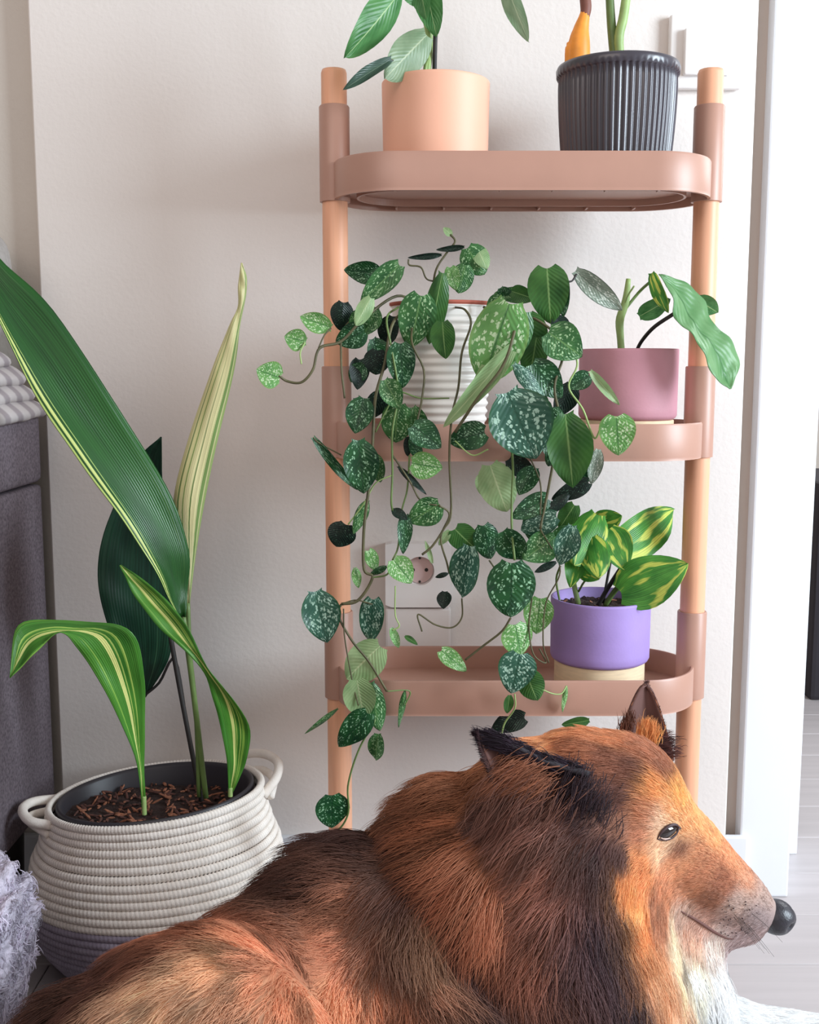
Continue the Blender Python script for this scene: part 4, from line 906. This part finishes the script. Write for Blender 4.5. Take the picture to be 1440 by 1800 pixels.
# coat plan: x, y, colour, hair direction (photo plane), hair length, lift
K = [
 # muzzle and face
 (1338,1572,(186,154,140),-.8,-.5,.004,.1),(1318,1545,(214,150,112),-.8,-.55,.005,.1),(1290,1510,(228,156,106),-.8,-.6,.006,.1),(1255,1460,(240,174,112),-.75,-.65,.007,.1),
 (1222,1425,(240,180,112),-.7,-.7,.008,.1),(1195,1395,(240,176,92),-.7,-.7,.009,.15),(1150,1385,(236,160,84),-.9,-.4,.011,.15),(1182,1425,(232,168,104),-.9,-.3,.009,.1),
 (1140,1430,(206,134,88),-.95,-.2,.012,.15),(1163,1443,(238,200,166),-.9,-.2,.006,.1),(1160,1482,(240,200,164),-.9,.2,.007,.1),(1203,1490,(130,84,68),-.5,.6,.005,.1),(1208,1455,(238,172,110),-.8,-.5,.007,.1),(1215,1500,(214,144,94),-.9,-.2,.007,.1),(1190,1520,(222,150,98),-.95,0,.008,.1),
 (1240,1530,(200,130,88),-.9,-.2,.007,.1),(1275,1550,(176,108,74),-.9,-.2,.006,.1),(1220,1560,(196,128,86),-.95,.1,.008,.1),(1255,1575,(160,104,76),-.9,.1,.006,.1),
 (1300,1590,(190,160,146),-.9,-.1,.005,.1),(1330,1610,(164,142,140),-.9,0,.004,.1),(1290,1620,(176,146,138),-.9,.2,.005,.15),(1310,1650,(176,150,148),-.8,.4,.007,.2),
 (1170,1560,(206,134,88),-.9,.3,.010,.15),(1130,1510,(228,150,86),-.9,.3,.013,.2),(1155,1480,(224,156,96),-.95,.1,.010,.15),(1130,1468,(196,124,84),-.9,.2,.012,.2),
 (1095,1545,(238,158,82),-.5,.85,.020,.3),(1105,1600,(242,164,90),-.2,1,.026,.3),(1120,1650,(238,158,92),.1,1,.030,.3),(1148,1690,(230,168,116),.1,1,.032,.3),
 (1160,1600,(190,124,84),-.6,.7,.014,.2),(1200,1605,(206,170,150),-.6,.7,.013,.2),(1180,1640,(240,210,176),-.2,1,.022,.3),(1220,1645,(226,180,152),-.3,.9,.016,.3),
 (1235,1622,(196,150,132),-.8,.4,.008,.2),(1250,1660,(238,216,206),0,1,.020,.3),(1215,1690,(246,226,206),0,1,.035,.3),(1255,1720,(246,238,236),.15,1,.040,.3),
 (1290,1740,(238,232,240),.3,1,.035,.3),(1190,1740,(236,190,150),.1,1,.045,.3),(1165,1790,(220,160,112),0,1,.05,.3),(1240,1780,(244,236,236),.2,1,.045,.3),
 (1330,1795,(248,246,250),1,.2,.015,.2),(1400,1815,(250,248,250),1,.2,.012,.2),(1100,1900,(236,216,206),.1,1,.05,.3),(1200,1900,(248,240,238),.1,1,.05,.3),
 # crown
 (1175,1355,(176,112,78),-.7,-.5,.012,.2),(1120,1360,(138,86,66),-.9,-.1,.016,.2),(1140,1320,(196,126,86),-.8,-.3,.018,.3),(1090,1300,(216,140,88),-.9,-.2,.022,.3),
 (1040,1285,(222,144,88),-.95,0,.024,.3),(990,1285,(228,152,94),-1,.1,.026,.3),(940,1300,(228,152,96),-1,.2,.030,.3),(1080,1345,(160,98,70),-.9,.1,.018,.2),
 (1030,1330,(186,116,76),-.95,.15,.02,.2),(1090,1400,(122,78,66),-.9,.3,.016,.2),(1040,1390,(134,84,68),-.85,.5,.018,.2),(1060,1440,(138,92,76),-.8,.6,.018,.2),
 (1095,1450,(168,112,84),-.9,.4,.014,.2),(1030,1440,(90,58,54),-.7,.7,.022,.2),(1085,1490,(110,76,70),-.6,.8,.02,.2),
 # dark band behind the jaw
 (1060,1500,(66,44,50),-.35,.95,.035,.3),(1065,1550,(54,42,58),-.2,1,.045,.3),(1075,1610,(50,40,56),0,1,.055,.3),(1090,1670,(52,40,54),.1,1,.06,.3),(1105,1730,(74,54,60),.1,1,.06,.3),
 (1035,1600,(70,50,60),-.1,1,.06,.3),(1110,1790,(96,68,66),.1,1,.06,.3),
 # ruff
 (1010,1480,(110,72,60),-.5,.85,.045,.35),(1000,1550,(140,90,74),-.4,.9,.055,.35),(1010,1650,(92,64,64),-.1,1,.06,.35),(1035,1720,(84,60,60),.1,1,.065,.35),(1050,1790,(76,52,52),.1,1,.07,.35),
 (950,1450,(140,92,76),-.6,.8,.05,.35),(940,1530,(176,112,84),-.5,.85,.06,.35),(960,1620,(156,96,72),-.25,.95,.065,.35),(960,1710,(122,78,64),-.05,1,.07,.35),(980,1790,(104,72,62),0,1,.07,.35),
 (900,1420,(96,66,60),-.7,.7,.05,.35),(880,1480,(160,100,66),-.6,.8,.06,.35),(880,1560,(176,106,68),-.5,.85,.065,.35),(895,1650,(142,82,56),-.3,.95,.07,.35),(890,1740,(96,62,52),-.15,1,.07,.35),
 (850,1400,(150,92,56),-.8,.5,.05,.4),(810,1390,(158,98,62),-.9,.1,.055,.75),(760,1420,(146,90,60),-.95,.0,.06,.8),(800,1460,(172,102,62),-.8,.55,.06,.4),(740,1480,(116,70,54),-.9,.25,.06,.65),
 (820,1540,(166,96,60),-.6,.8,.065,.35),(780,1560,(120,72,54),-.6,.8,.06,.35),(830,1620,(128,74,54),-.45,.9,.065,.35),(840,1700,(76,50,46),-.3,.95,.065,.35),(850,1780,(60,42,42),-.2,1,.06,.35),
 # shoulder with the pale tuft
 (700,1520,(92,54,44),-.9,.3,.05,.4),(720,1580,(96,58,48),-.6,.7,.05,.35),(735,1620,(182,134,98),.25,.95,.055,.4),(750,1680,(186,136,102),.3,.95,.055,.4),(775,1740,(166,114,88),.35,.95,.055,.4),
 (700,1640,(88,52,44),-.2,1,.05,.35),(790,1660,(92,58,50),-.3,.95,.05,.35),(800,1760,(66,44,42),0,1,.05,.35),(720,1720,(104,60,46),.2,1,.05,.35),
 # back
 (660,1500,(78,44,40),-.95,-.2,.055,.9),(620,1530,(96,54,42),-.95,0,.052,.7),(570,1560,(84,46,38),-.95,0,.055,.8),(520,1600,(100,56,42),-.95,.1,.05,.7),(640,1590,(150,84,56),-.9,.4,.04,.35),
 (590,1620,(168,94,62),-.9,.4,.04,.35),(660,1660,(128,72,52),-.7,.7,.04,.35),(620,1680,(190,108,72),-.8,.5,.04,.3),(560,1670,(176,98,64),-.8,.5,.04,.3),(690,1760,(186,108,74),-.1,1,.045,.4),
 (650,1740,(214,128,84),-.3,.95,.045,.4),(600,1760,(222,138,90),-.4,.9,.045,.4),(640,1800,(226,140,92),-.3,.95,.045,.4),(700,1810,(150,88,62),-.1,1,.045,.4),
 # hips and thigh
 (480,1625,(160,84,52),-.95,.2,.04,.4),(430,1640,(186,98,58),-.95,.2,.04,.35),(370,1650,(168,88,54),-.95,.3,.04,.35),(310,1670,(134,70,46),-.9,.5,.04,.35),(250,1690,(104,56,42),-.8,.6,.045,.4),
 (190,1730,(92,50,40),-.75,.65,.05,.4),(130,1780,(88,50,40),-.7,.7,.05,.4),(100,1830,(84,48,38),-.6,.8,.05,.4),
 (520,1700,(176,96,62),-.8,.5,.035,.3),(460,1690,(196,112,72),-.9,.4,.035,.3),(400,1690,(206,140,96),-.9,.3,.035,.3),(340,1710,(214,156,120),-.8,.5,.035,.3),(280,1750,(220,164,130),-.7,.7,.035,.3),
 (230,1790,(206,150,120),-.6,.8,.04,.3),(380,1750,(184,128,98),-.8,.5,.035,.3),(440,1750,(196,126,88),-.8,.5,.035,.3),(510,1760,(206,122,80),-.6,.8,.035,.3),(560,1790,(208,126,82),-.4,.9,.035,.3),
 (330,1790,(196,140,108),-.6,.8,.035,.3),(420,1800,(150,100,76),-.6,.8,.035,.3),(480,1810,(176,112,80),-.5,.9,.035,.3),(200,1830,(170,112,86),-.5,.9,.04,.3),
 (400,2000,(190,120,80),-.3,1,.04,.3),(700,2000,(150,90,62),0,1,.04,.3),(900,2000,(120,80,64),0,1,.04,.3),
]
kp = []; kc = []; kd = []; kl = []; kf = []
for x, y, c, dx, dy, L, lf in K:
    loc, nrm = hit(x, y)
    if loc is None:
        # just off the silhouette: nearest body point to the ray
        best = None
        for s in np.linspace(0.75, 1.25, 24):
            q = bvh.find_nearest(CAM + ray(x, y) * s)
            if best is None or q[3] < best[3]: best = q
        loc, nrm = best[0], best[1]
    kp.append(loc[:]); lc = np.array(lin(c)[:3]); mxg = 0.16 if x > 700 else 0.27; lc = lc * (1 - mxg) + lc.mean() * mxg; lc = lc * (np.array([1, 1, 1]) if x > 700 else np.array([0.97, 1.05, 0.95])); kc.append(tuple(np.minimum(lc * (1.12 if x > 700 else 1.42), 0.9))); d = Vector((dx, 0, 0)) + UP * (-dy); kd.append(d.normalized()[:]); kl.append(L); kf.append(lf)  # back and haunch colours brightened to offset the body's own shadow
kp = np.array(kp); kc = np.array(kc); kd = np.array(kd); kl = np.array(kl); kf = np.array(kf)
def coat(P, sig=0.022):
    n = len(P); col = np.empty((n, 3)); dr = np.empty((n, 3)); ln = np.empty(n); lf = np.empty(n)
    for s in range(0, n, 20000):
        q = P[s:s + 20000]; d2 = ((q[:, None, :] - kp[None]) ** 2).sum(2)
        dm = d2.min(1, keepdims=True); sg = sig ** 2 * 0.3 + dm * 0.10
        wt = np.exp(-(d2 - dm) / (2 * sg)); wt /= wt.sum(1, keepdims=True)
        col[s:s + 20000] = wt @ kc; dr[s:s + 20000] = wt @ kd; ln[s:s + 20000] = wt @ kl; lf[s:s + 20000] = wt @ kf
    return col, dr, ln, lf
# skin colour from the same plan
vc, _, _, _ = coat(bco, 0.016)
ca = bme.attributes.new('coat', 'FLOAT_COLOR', 'POINT'); ca.data.foreach_set('color', np.hstack([vc * 0.75, np.ones((nv, 1))]).astype(np.float32).ravel())
k = NT('coat_skin'); a_ = k.n('ShaderNodeAttribute'); a_.attribute_name = 'coat'; k.l(a_.outputs['Color'], k.b.inputs['Base Color']); k.b.inputs['Roughness'].default_value = 0.9
k.b.inputs['Specular IOR Level'].default_value = 0.1; MAT['skin'] = k.m
bme.materials.clear(); body = link('body', bme, MAT['skin'], dog)
# ---- hair as strands
def hair_mat(name):
    k = NT(name); a_ = k.n('ShaderNodeAttribute'); a_.attribute_name = 'coat'
    k.l(a_.outputs['Color'], k.b.inputs['Base Color']); k.b.inputs['Roughness'].default_value = 0.5; k.b.inputs['Specular IOR Level'].default_value = 0.25
    h = k.n('ShaderNodeBsdfTranslucent'); k.l(a_.outputs['Color'], h.inputs[0])
    mx = k.n('ShaderNodeMixShader'); mx.inputs[0].default_value = 0.25; k.l(k.b.outputs[0], mx.inputs[1]); k.l(h.outputs[0], mx.inputs[2]); k.l(mx.outputs[0], k.out.inputs[0])
    return k.m
MAT['hair'] = hair_mat('dog_hair')
def sample_tris(co, tr, n, wfun=None):
    a = co[tr[:, 0]]; b = co[tr[:, 1]]; c = co[tr[:, 2]]
    cr = np.cross(b - a, c - a); ar = np.linalg.norm(cr, axis=1); nr = cr / np.maximum(ar[:, None], 1e-12)
    wgt = ar.copy(); cen = (a + b + c) / 3
    if wfun is not None: wgt *= wfun(cen, nr)
    idx = rng.choice(len(tr), n, p=wgt / wgt.sum()); u = rng.random(n); v = rng.random(n); f = u + v > 1; u[f] = 1 - u[f]; v[f] = 1 - v[f]
    return a[idx] + (b - a)[idx] * u[:, None] + (c - a)[idx] * v[:, None], nr[idx]
def strands(name, P, N, D, L, lift, col, rad, mat, parent, npt=7, clump=0.5, per=26, curl=0.12, sag=0.15, cjit=0.12, sink=0.002, gj=0.26):
    n = len(P)
    T = D - N * (D * N).sum(1, keepdims=True); T /= np.maximum(np.linalg.norm(T, axis=1, keepdims=True), 1e-6)
    B = np.cross(N, T)
    L = L * rng.uniform(0.6, 1.15, n)
    jb = rng.normal(0, 0.16, n)
    T2 = T + B * jb[:, None]; T2 /= np.linalg.norm(T2, axis=1, keepdims=True)
    ts = np.linspace(0, 1, npt)
    base = P - N * sink
    pts = np.empty((n, npt, 3))
    ph = rng.random(n) * 6.28
    for i, t in enumerate(ts):
        up = lift * (t - 0.55 * t * t)
        s = base + L[:, None] * (T2 * (t * 0.95) + N * up[:, None]) + np.array([0, 0, -1.0]) * (sag * L * t * t)[:, None]
        s += B * (np.sin(ph + t * 3.0) * curl * L * t * 0.5)[:, None]
        pts[:, i] = s
    # clumping towards guide strands
    ng = max(1, n // per); gi = rng.choice(n, ng, replace=False)
    kt = kdtree.KDTree(ng)
    for q, g in enumerate(gi): kt.insert(P[g], q)
    kt.balance(); own = np.array([gi[kt.find(p)[1]] for p in P])
    cl = clump * rng.uniform(0.4, 1.0, n)
    for i, t in enumerate(ts):
        off = P - P[own]; target = pts[own, i]
        pts[:, i] += ((target + off * (1 - t) ** 1.0) - pts[:, i]) * (cl * t)[:, None]
    # stay off the floor
    pts[:, :, 2] = np.maximum(pts[:, :, 2], 0.003)
    gcol = rng.normal(0, 1, n)[own]
    val = 1 + cjit * rng.normal(0, 1, n) + gj * gcol; val = np.clip(val, 0.45, 1.7)
    cc = np.clip(col * val[:, None], 0.005, 0.95)
    hc = bpy.data.hair_curves.new(name); hc.add_curves([npt] * n)
    hc.attributes['position'].data.foreach_set('vector', pts.astype(np.float32).ravel())
    rr = rad * (1 - 0.85 * ts ** 2)
    ra = hc.attributes.get('radius') or hc.attributes.new('radius', 'FLOAT', 'POINT')
    ra.data.foreach_set('value', np.tile(rr, n).astype(np.float32))
    ca = hc.attributes.new('coat', 'FLOAT_COLOR', 'POINT')
    shade = np.repeat(cc[:, None, :], npt, 1)
    ca.data.foreach_set('color', np.concatenate([shade, np.ones((n, npt, 1))], 2).astype(np.float32).ravel())
    hc.materials.append(mat)
    o = bpy.data.objects.new(name, hc); C.objects.link(o)
    if parent is not None: o.parent = parent; o.matrix_parent_inverse = WM(parent).inverted()
    return o
nosep = np.array(at(1378, 1612, DY)[:])
eyel, eyen = hit(1176, 1462)
eyep = np.array(eyel[:])
lip_px = [(1290,1650),(1276,1648),(1256,1638),(1235,1624),(1214,1611),(1196,1601)]
def vis(cen, nr):
    wv_ = np.ones(len(cen)); wv_[cen[:, 2] < 0.10] = 0.5
    wv_[cen[:, 1] > -0.40] *= 0.7
    wv_[np.linalg.norm(cen - nosep, axis=1) < 0.026] = 0
    q_ = cen - eyep; wv_[((q_[:, 0] / 0.0130) ** 2 + ((q_[:, 2] - q_[:, 0] * 0.16) / 0.0072) ** 2) < 1] = 0
    return wv_
NB = 170000
P, N = sample_tris(bco, tri, NB, vis)
col, dr, ln, lf = coat(P)
wk = np.clip(1.0 - np.linalg.norm(dr, axis=1, keepdims=True), 0, 1); dr = dr + rng.normal(0, 1, dr.shape) * (0.06 + 0.25 * wk)
# tousled tufts: slow noise on direction
nzv = np.array([mnoise.noise_vector(Vector(p) * 16.0)[:] for p in P]); dr = dr + nzv * (0.55 * np.clip(ln / 0.04, 0, 1))[:, None]
keep = ln > 0.016
fur = strands('long_fur', P[keep], N[keep], dr[keep], ln[keep] * 1.08, lf[keep] * 1.15, col[keep], 0.00029, MAT['hair'], dog, 8, 0.62, 46, 0.35, 0.10)
fur['kind'] = 'stuff'
# short face coat, denser
def facew(cen, nr):
    w_ = vis(cen, nr); w_[(cen[:, 0] < at(990, 1400, DY).x)] = 0; return w_
P2, N2 = sample_tris(bco, tri, 125000, facew)
col2, dr2, ln2, lf2 = coat(P2, 0.012); keep2 = ln2 <= 0.024
f2 = strands('short_fur', P2[keep2], N2[keep2], dr2[keep2], ln2[keep2], np.maximum(lf2[keep2], 0.3), col2[keep2], 0.00022, MAT['hair'], dog, 5, 0.25, 14, 0.1, 0.0, 0.16, 0.0002, 0.10)
f2['kind'] = 'stuff'
# ---- nose
k = NT('nose'); MAT['nose'] = simple('nose_leather', (38, 36, 44), 0.38, 0.2, 200, 0.5, 500, 0.0008, 0.6)
nc = at(1365, 1611, DY)
bm = bmesh.new(); bmesh.ops.create_icosphere(bm, subdivisions=5, radius=1)
for v in bm.verts:
    p = v.co.copy(); x, y, z = p
    r = 1.0
    # flat front, rounded top, cleft in the middle and a nostril each side
    r *= 1 - 0.10 * math.exp(-((y) / 0.12) ** 2) * (1 if x > 0.2 else 0)
    for s in (-1, 1):
        d = math.sqrt((x - 0.62) ** 2 + (y - s * 0.62) ** 2 + (z + 0.18) ** 2); r *= 1 - 0.45 * math.exp(-(d / 0.26) ** 2)
    v.co = Vector((x * 0.0192, y * 0.0182, z * 0.0168 * (1.0 if z > 0 else 1.05))) * r
    v.co = Matrix.Rotation(math.radians(12), 3, 'Y') @ v.co + nc
obj('nose', bm, MAT['nose'], dog)
# ---- mouth line and lip
MAT['lip'] = simple('lip_dark', (64, 44, 46), 0.6); MAT['mouth'] = simple('mouth_line', (104, 70, 64), 0.8)
lp = []
for x, y in lip_px:
    l_, n_ = hit(x, y)
    if l_ is None: l_, n_ = bvh.find_nearest(at(x, y, DY - .012))[:2]
    lp.append(l_ + n_ * 0.0006)
tube(lp, [0.0004, 0.0009, 0.0015, 0.0017, 0.0014, 0.0005], 28, 7, 'mouth', MAT['mouth'], dog)
# ---- eye with rims
MAT['eye'] = simple('eye_brown', (30, 18, 16), 0.06, 0.2, 50, spec=0.8)
MAT['pale_rim'] = simple('eye_corner', (196, 170, 160), 0.5)
ec = Vector(eyel) - Vector(eyen) * 0.0068
ev = empty('eye', ec); ev.parent = dog; ev.matrix_parent_inverse = WM(dog).inverted()
bpy.data.objects.remove(ev)
ax = (Vector((1, 0, 0)) * 0.95 + UP * 0.16).normalized(); nn = Vector(eyen).normalized(); ax = (ax - nn * ax.dot(nn)).normalized(); upv = nn.cross(ax)
if upv.z < 0: upv = -upv
el = Vector(eyel)
bm = bmesh.new(); bmesh.ops.create_uvsphere(bm, u_segments=36, v_segments=24, radius=1)
for v in bm.verts:
    p = v.co.copy(); v.co = el - nn * 0.0030 + ax * (p.x * 0.0122) + upv * (p.y * 0.0066 * (1 - 0.25 * p.x)) + nn * (p.z * 0.0056)
eye = obj('eye', bm, MAT['eye'], dog)
def rim(pts, r, mat, name):
    tube([el + ax * a + upv * b + nn * c for a, b, c in pts], r, 26, 8, name, MAT[mat], eye)
rim([(-.0140, -.0020, -.0006), (-.0085, .0040, .0010), (.000, .0066, .0018), (.0080, .0044, .0012), (.0130, -.0010, -.0004)], [.0005, .0013, .0016, .0014, .0007], 'lip', 'upper_eyelid')
rim([(-.0140, -.0020, -.0006), (-.0070, -.0056, .0004), (.001, -.0066, .0010), (.0080, -.0050, .0006), (.0130, -.0010, -.0004), (.0165, -.0070, -.0020)], [.0005, .0010, .0011, .0010, .0010, .0006], 'lip', 'lower_eyelid')
rim([(-.0105, -.0020, .0002), (-.0070, -.0042, .0014), (-.001, -.0053, .0022)], [.0005, .0010, .0004], 'pale_rim', 'eye_corner')
# far eye, mirrored through the head's middle plane
def mirror_y(v): return Vector((v[0], 2 * DY - v[1], v[2]))
bm = bmesh.new(); bmesh.ops.create_uvsphere(bm, u_segments=24, v_segments=16, radius=0.0105, matrix=Matrix.Translation(mirror_y(ec)))
obj('eye', bm, MAT['eye'], dog)
# whisker spots on the muzzle
bm = bmesh.new()
for q in range(46):
    xx = 1264 + rng.random() * 66; yy_ = 1582 + rng.random() * 62
    l_, n_ = hit(xx, yy_)
    if l_ is not None: bmesh.ops.create_icosphere(bm, subdivisions=1, radius=float(rng.uniform(0.0004, 0.0009)), matrix=Matrix.Translation(l_ + n_ * 0.0010))
ws = obj('whisker_spots', bm, MAT['lip'], dog); ws['kind'] = 'stuff'
# whiskers
for s in range(7):
    l_, n_ = hit(1290 + 8 * s % 40, 1606 + 6 * (s % 4))
    if l_: tube([l_, l_ + n_ * 0.012 + Vector((0.008, 0, -0.004)), l_ + n_ * 0.02 + Vector((0.02, 0, -0.016))], [0.00022, 0.0001], 8, 4, 'whisker', MAT['stem_dark'], dog)
# ---- ears: cupped flaps with fur
def ear(base_a, base_b, tip, back, width_curve, colfront, colback, label, hair_dir, flen, ctr):
    """base_a/base_b: two root points, tip; surface bulges along 'back'"""
    nu, nv_ = 12, 16; vs = []; fs = []
    for j in range(nv_ + 1):
        t = j / nv_
        for i in range(nu + 1):
            u = i / nu
            p0 = base_a.lerp(base_b, u); p = p0.lerp(tip, t)
            wv_ = math.sin(PI * u); sp_ = width_curve(t)
            mid = (base_a + base_b) / 2; c_ = mid.lerp(tip, t)
            p = c_ + (base_a.lerp(base_b, u) - mid) * sp_ + back * (wv_ * (1 - t * 0.75) * ctr)
            vs.append(p)
    W = nu + 1
    for j in range(nv_):
        for i in range(nu): a = j * W + i; fs.append((a, a + 1, a + 1 + W, a + W))
    e = pyd('ear', vs, fs, MAT['ear'], dog)
    sm = e.modifiers.new('s', 'SOLIDIFY'); sm.thickness = 0.0035; sm.offset = 0
    V = np.array([v[:] for v in vs]); F_ = np.array([(f[0], f[1], f[2]) for f in fs] + [(f[0], f[2], f[3]) for f in fs])
    for sgn, cc, nm in ((1, colback, 'ear_fur'), (-1, colfront, 'ear_fur')):
        P_, N_ = sample_tris(V, F_, 7000)
        bk = np.array(back[:]); side = np.sign((N_ * bk).sum(1)) * sgn; side[side == 0] = 1
        N_ = N_ * side[:, None]
        cl_ = np.array([lin(c)[:3] for c in cc]); tt = ((P_ - np.array(base_a[:])) @ np.array((tip - base_a)[:])) / (tip - base_a).length_squared
        tt = np.clip(tt, 0, 0.999)[:, None]; k_ = (tt * (len(cc) - 1)); i0 = k_.astype(int)[:, 0]; f_ = k_ - i0[:, None]
        col_ = cl_[i0] * (1 - f_) + cl_[i0 + 1] * f_
        D_ = np.tile(np.array(hair_dir[:]), (len(P_), 1)) + rng.normal(0, 0.1, (len(P_), 3))
        h = strands(nm, P_ + N_ * 0.002, N_, D_, np.full(len(P_), flen), np.full(len(P_), 0.25), col_, 0.00024, MAT['hair'], e, 5, 0.3, 16, 0.1, 0.1)
        h['kind'] = 'stuff'
    return e
MAT['ear'] = simple('ear_skin', (104, 72, 66), 0.8)
# near ear, laid back, opening towards the viewer
ea = at(1012, 1352, DY - .058); eb = at(905, 1440, DY - .075); et = at(842, 1292, DY - .075)
ear(ea, eb, et, Vector((0.1, 1, 0.1)).normalized(), lambda t: (1 - t) ** 0.85, [(96, 62, 52), (110, 76, 66), (60, 42, 46)], [(60, 42, 48), (46, 36, 44), (44, 36, 46)], 'x', (et - ea).normalized(), 0.012, 0.018)
# dark rim of the near ear
tube([ea + Vector((0.012, -.004, -.004)), at(960, 1338, DY - .066), at(905, 1312, DY - .075), et], [.0035, .0030, .0026, .0008], 22, 8, 'ear_rim', MAT['dark'], dog)
# far ear, upright
fa = at(1088, 1310, DY + .030); fb = at(1184, 1338, DY + .042); ft = at(1136, 1203, DY + .045)
ear(fa, fb, ft, Vector((0.25, 1, 0.0)).normalized(), lambda t: (1 - t) ** 0.62, [(214, 134, 84), (206, 136, 90), (134, 96, 86)], [(110, 74, 60), (90, 62, 56), (80, 58, 60)], 'x', (ft - fa).normalized(), 0.006, 0.02)
# longer dark tufts at the ear roots
def tuft(pts, n, D_, L_, c_, rad=0.00028, spread=0.012, lift=0.4):
    Q = np.array([p[:] for p in catmull(pts, n)]) + rng.normal(0, spread, (n, 3)) * np.array([1, 0.5, 1])
    Nn = np.tile(np.array([0, -1.0, 0.2]), (n, 1)); Nn /= np.linalg.norm(Nn, axis=1, keepdims=True)
    Dn = np.tile(np.array((Vector((D_[0], 0, 0)) + UP * -D_[1]).normalized()[:]), (n, 1)) + rng.normal(0, 0.15, (n, 3))
    h = strands('fur_tuft', Q, Nn, Dn, np.full(n, L_), np.full(n, lift), np.tile(np.array(lin(c_)[:3]), (n, 1)), rad, MAT['hair'], dog, 7, 0.6, 30, 0.25, 0.1)
    h['kind'] = 'stuff'; return h
tuft([at(1015, 1370, DY - .062), at(1040, 1440, DY - .07), at(1045, 1500, DY - .07)], 1500, (-.5, .9), 0.05, (50, 36, 42))
tuft([at(900, 1400, DY - .075), at(940, 1430, DY - .075), at(1000, 1420, DY - .07)], 1800, (-.7, .75), 0.045, (122, 84, 72))
tuft([at(900, 1345, DY - .072), at(960, 1375, DY - .072)], 700, (-.8, .35), 0.035, (150, 98, 74), spread=0.008)
tuft([at(1150, 1300, DY + .036), at(1172, 1322, DY + .04)], 500, (.6, -.1), 0.012, (84, 54, 52), spread=0.006)
tuft([at(1094, 1292, DY + .028), at(1108, 1268, DY + .03)], 300, (.1, -.9), 0.014, (110, 70, 56), spread=0.003)
tuft([at(1125, 1300, DY + .03), at(1150, 1305, DY + .03)], 500, (.1, -1), 0.026, (216, 150, 96), spread=0.003)
tuft([ea + Vector((0.008, -.004, -.002)), at(960, 1340, DY - .068), at(905, 1314, DY - .077), at(868, 1300, DY - .076)], 2600, (-.92, -.38), 0.020, (46, 36, 46), spread=0.0032, lift=0.1)
# fluffy blanket curls
P3 = np.array([v.co[:] for v in flf.data.vertices]); F3 = []
for p in flf.data.polygons: F3.append(tuple(p.vertices)[:3])
P_, N_ = sample_tris(P3, np.array(F3), 9000)
fl_ = strands('curly_pile', P_, N_, rng.normal(0, 1, P_.shape), np.full(len(P_), 0.012), np.full(len(P_), 1.0), np.tile(np.array(lin((200, 192, 206))[:3]), (len(P_), 1)), 0.0006, MAT['hair'], flf, 6, 0.7, 12, 0.9, 0.2)
fl_['kind'] = 'stuff'
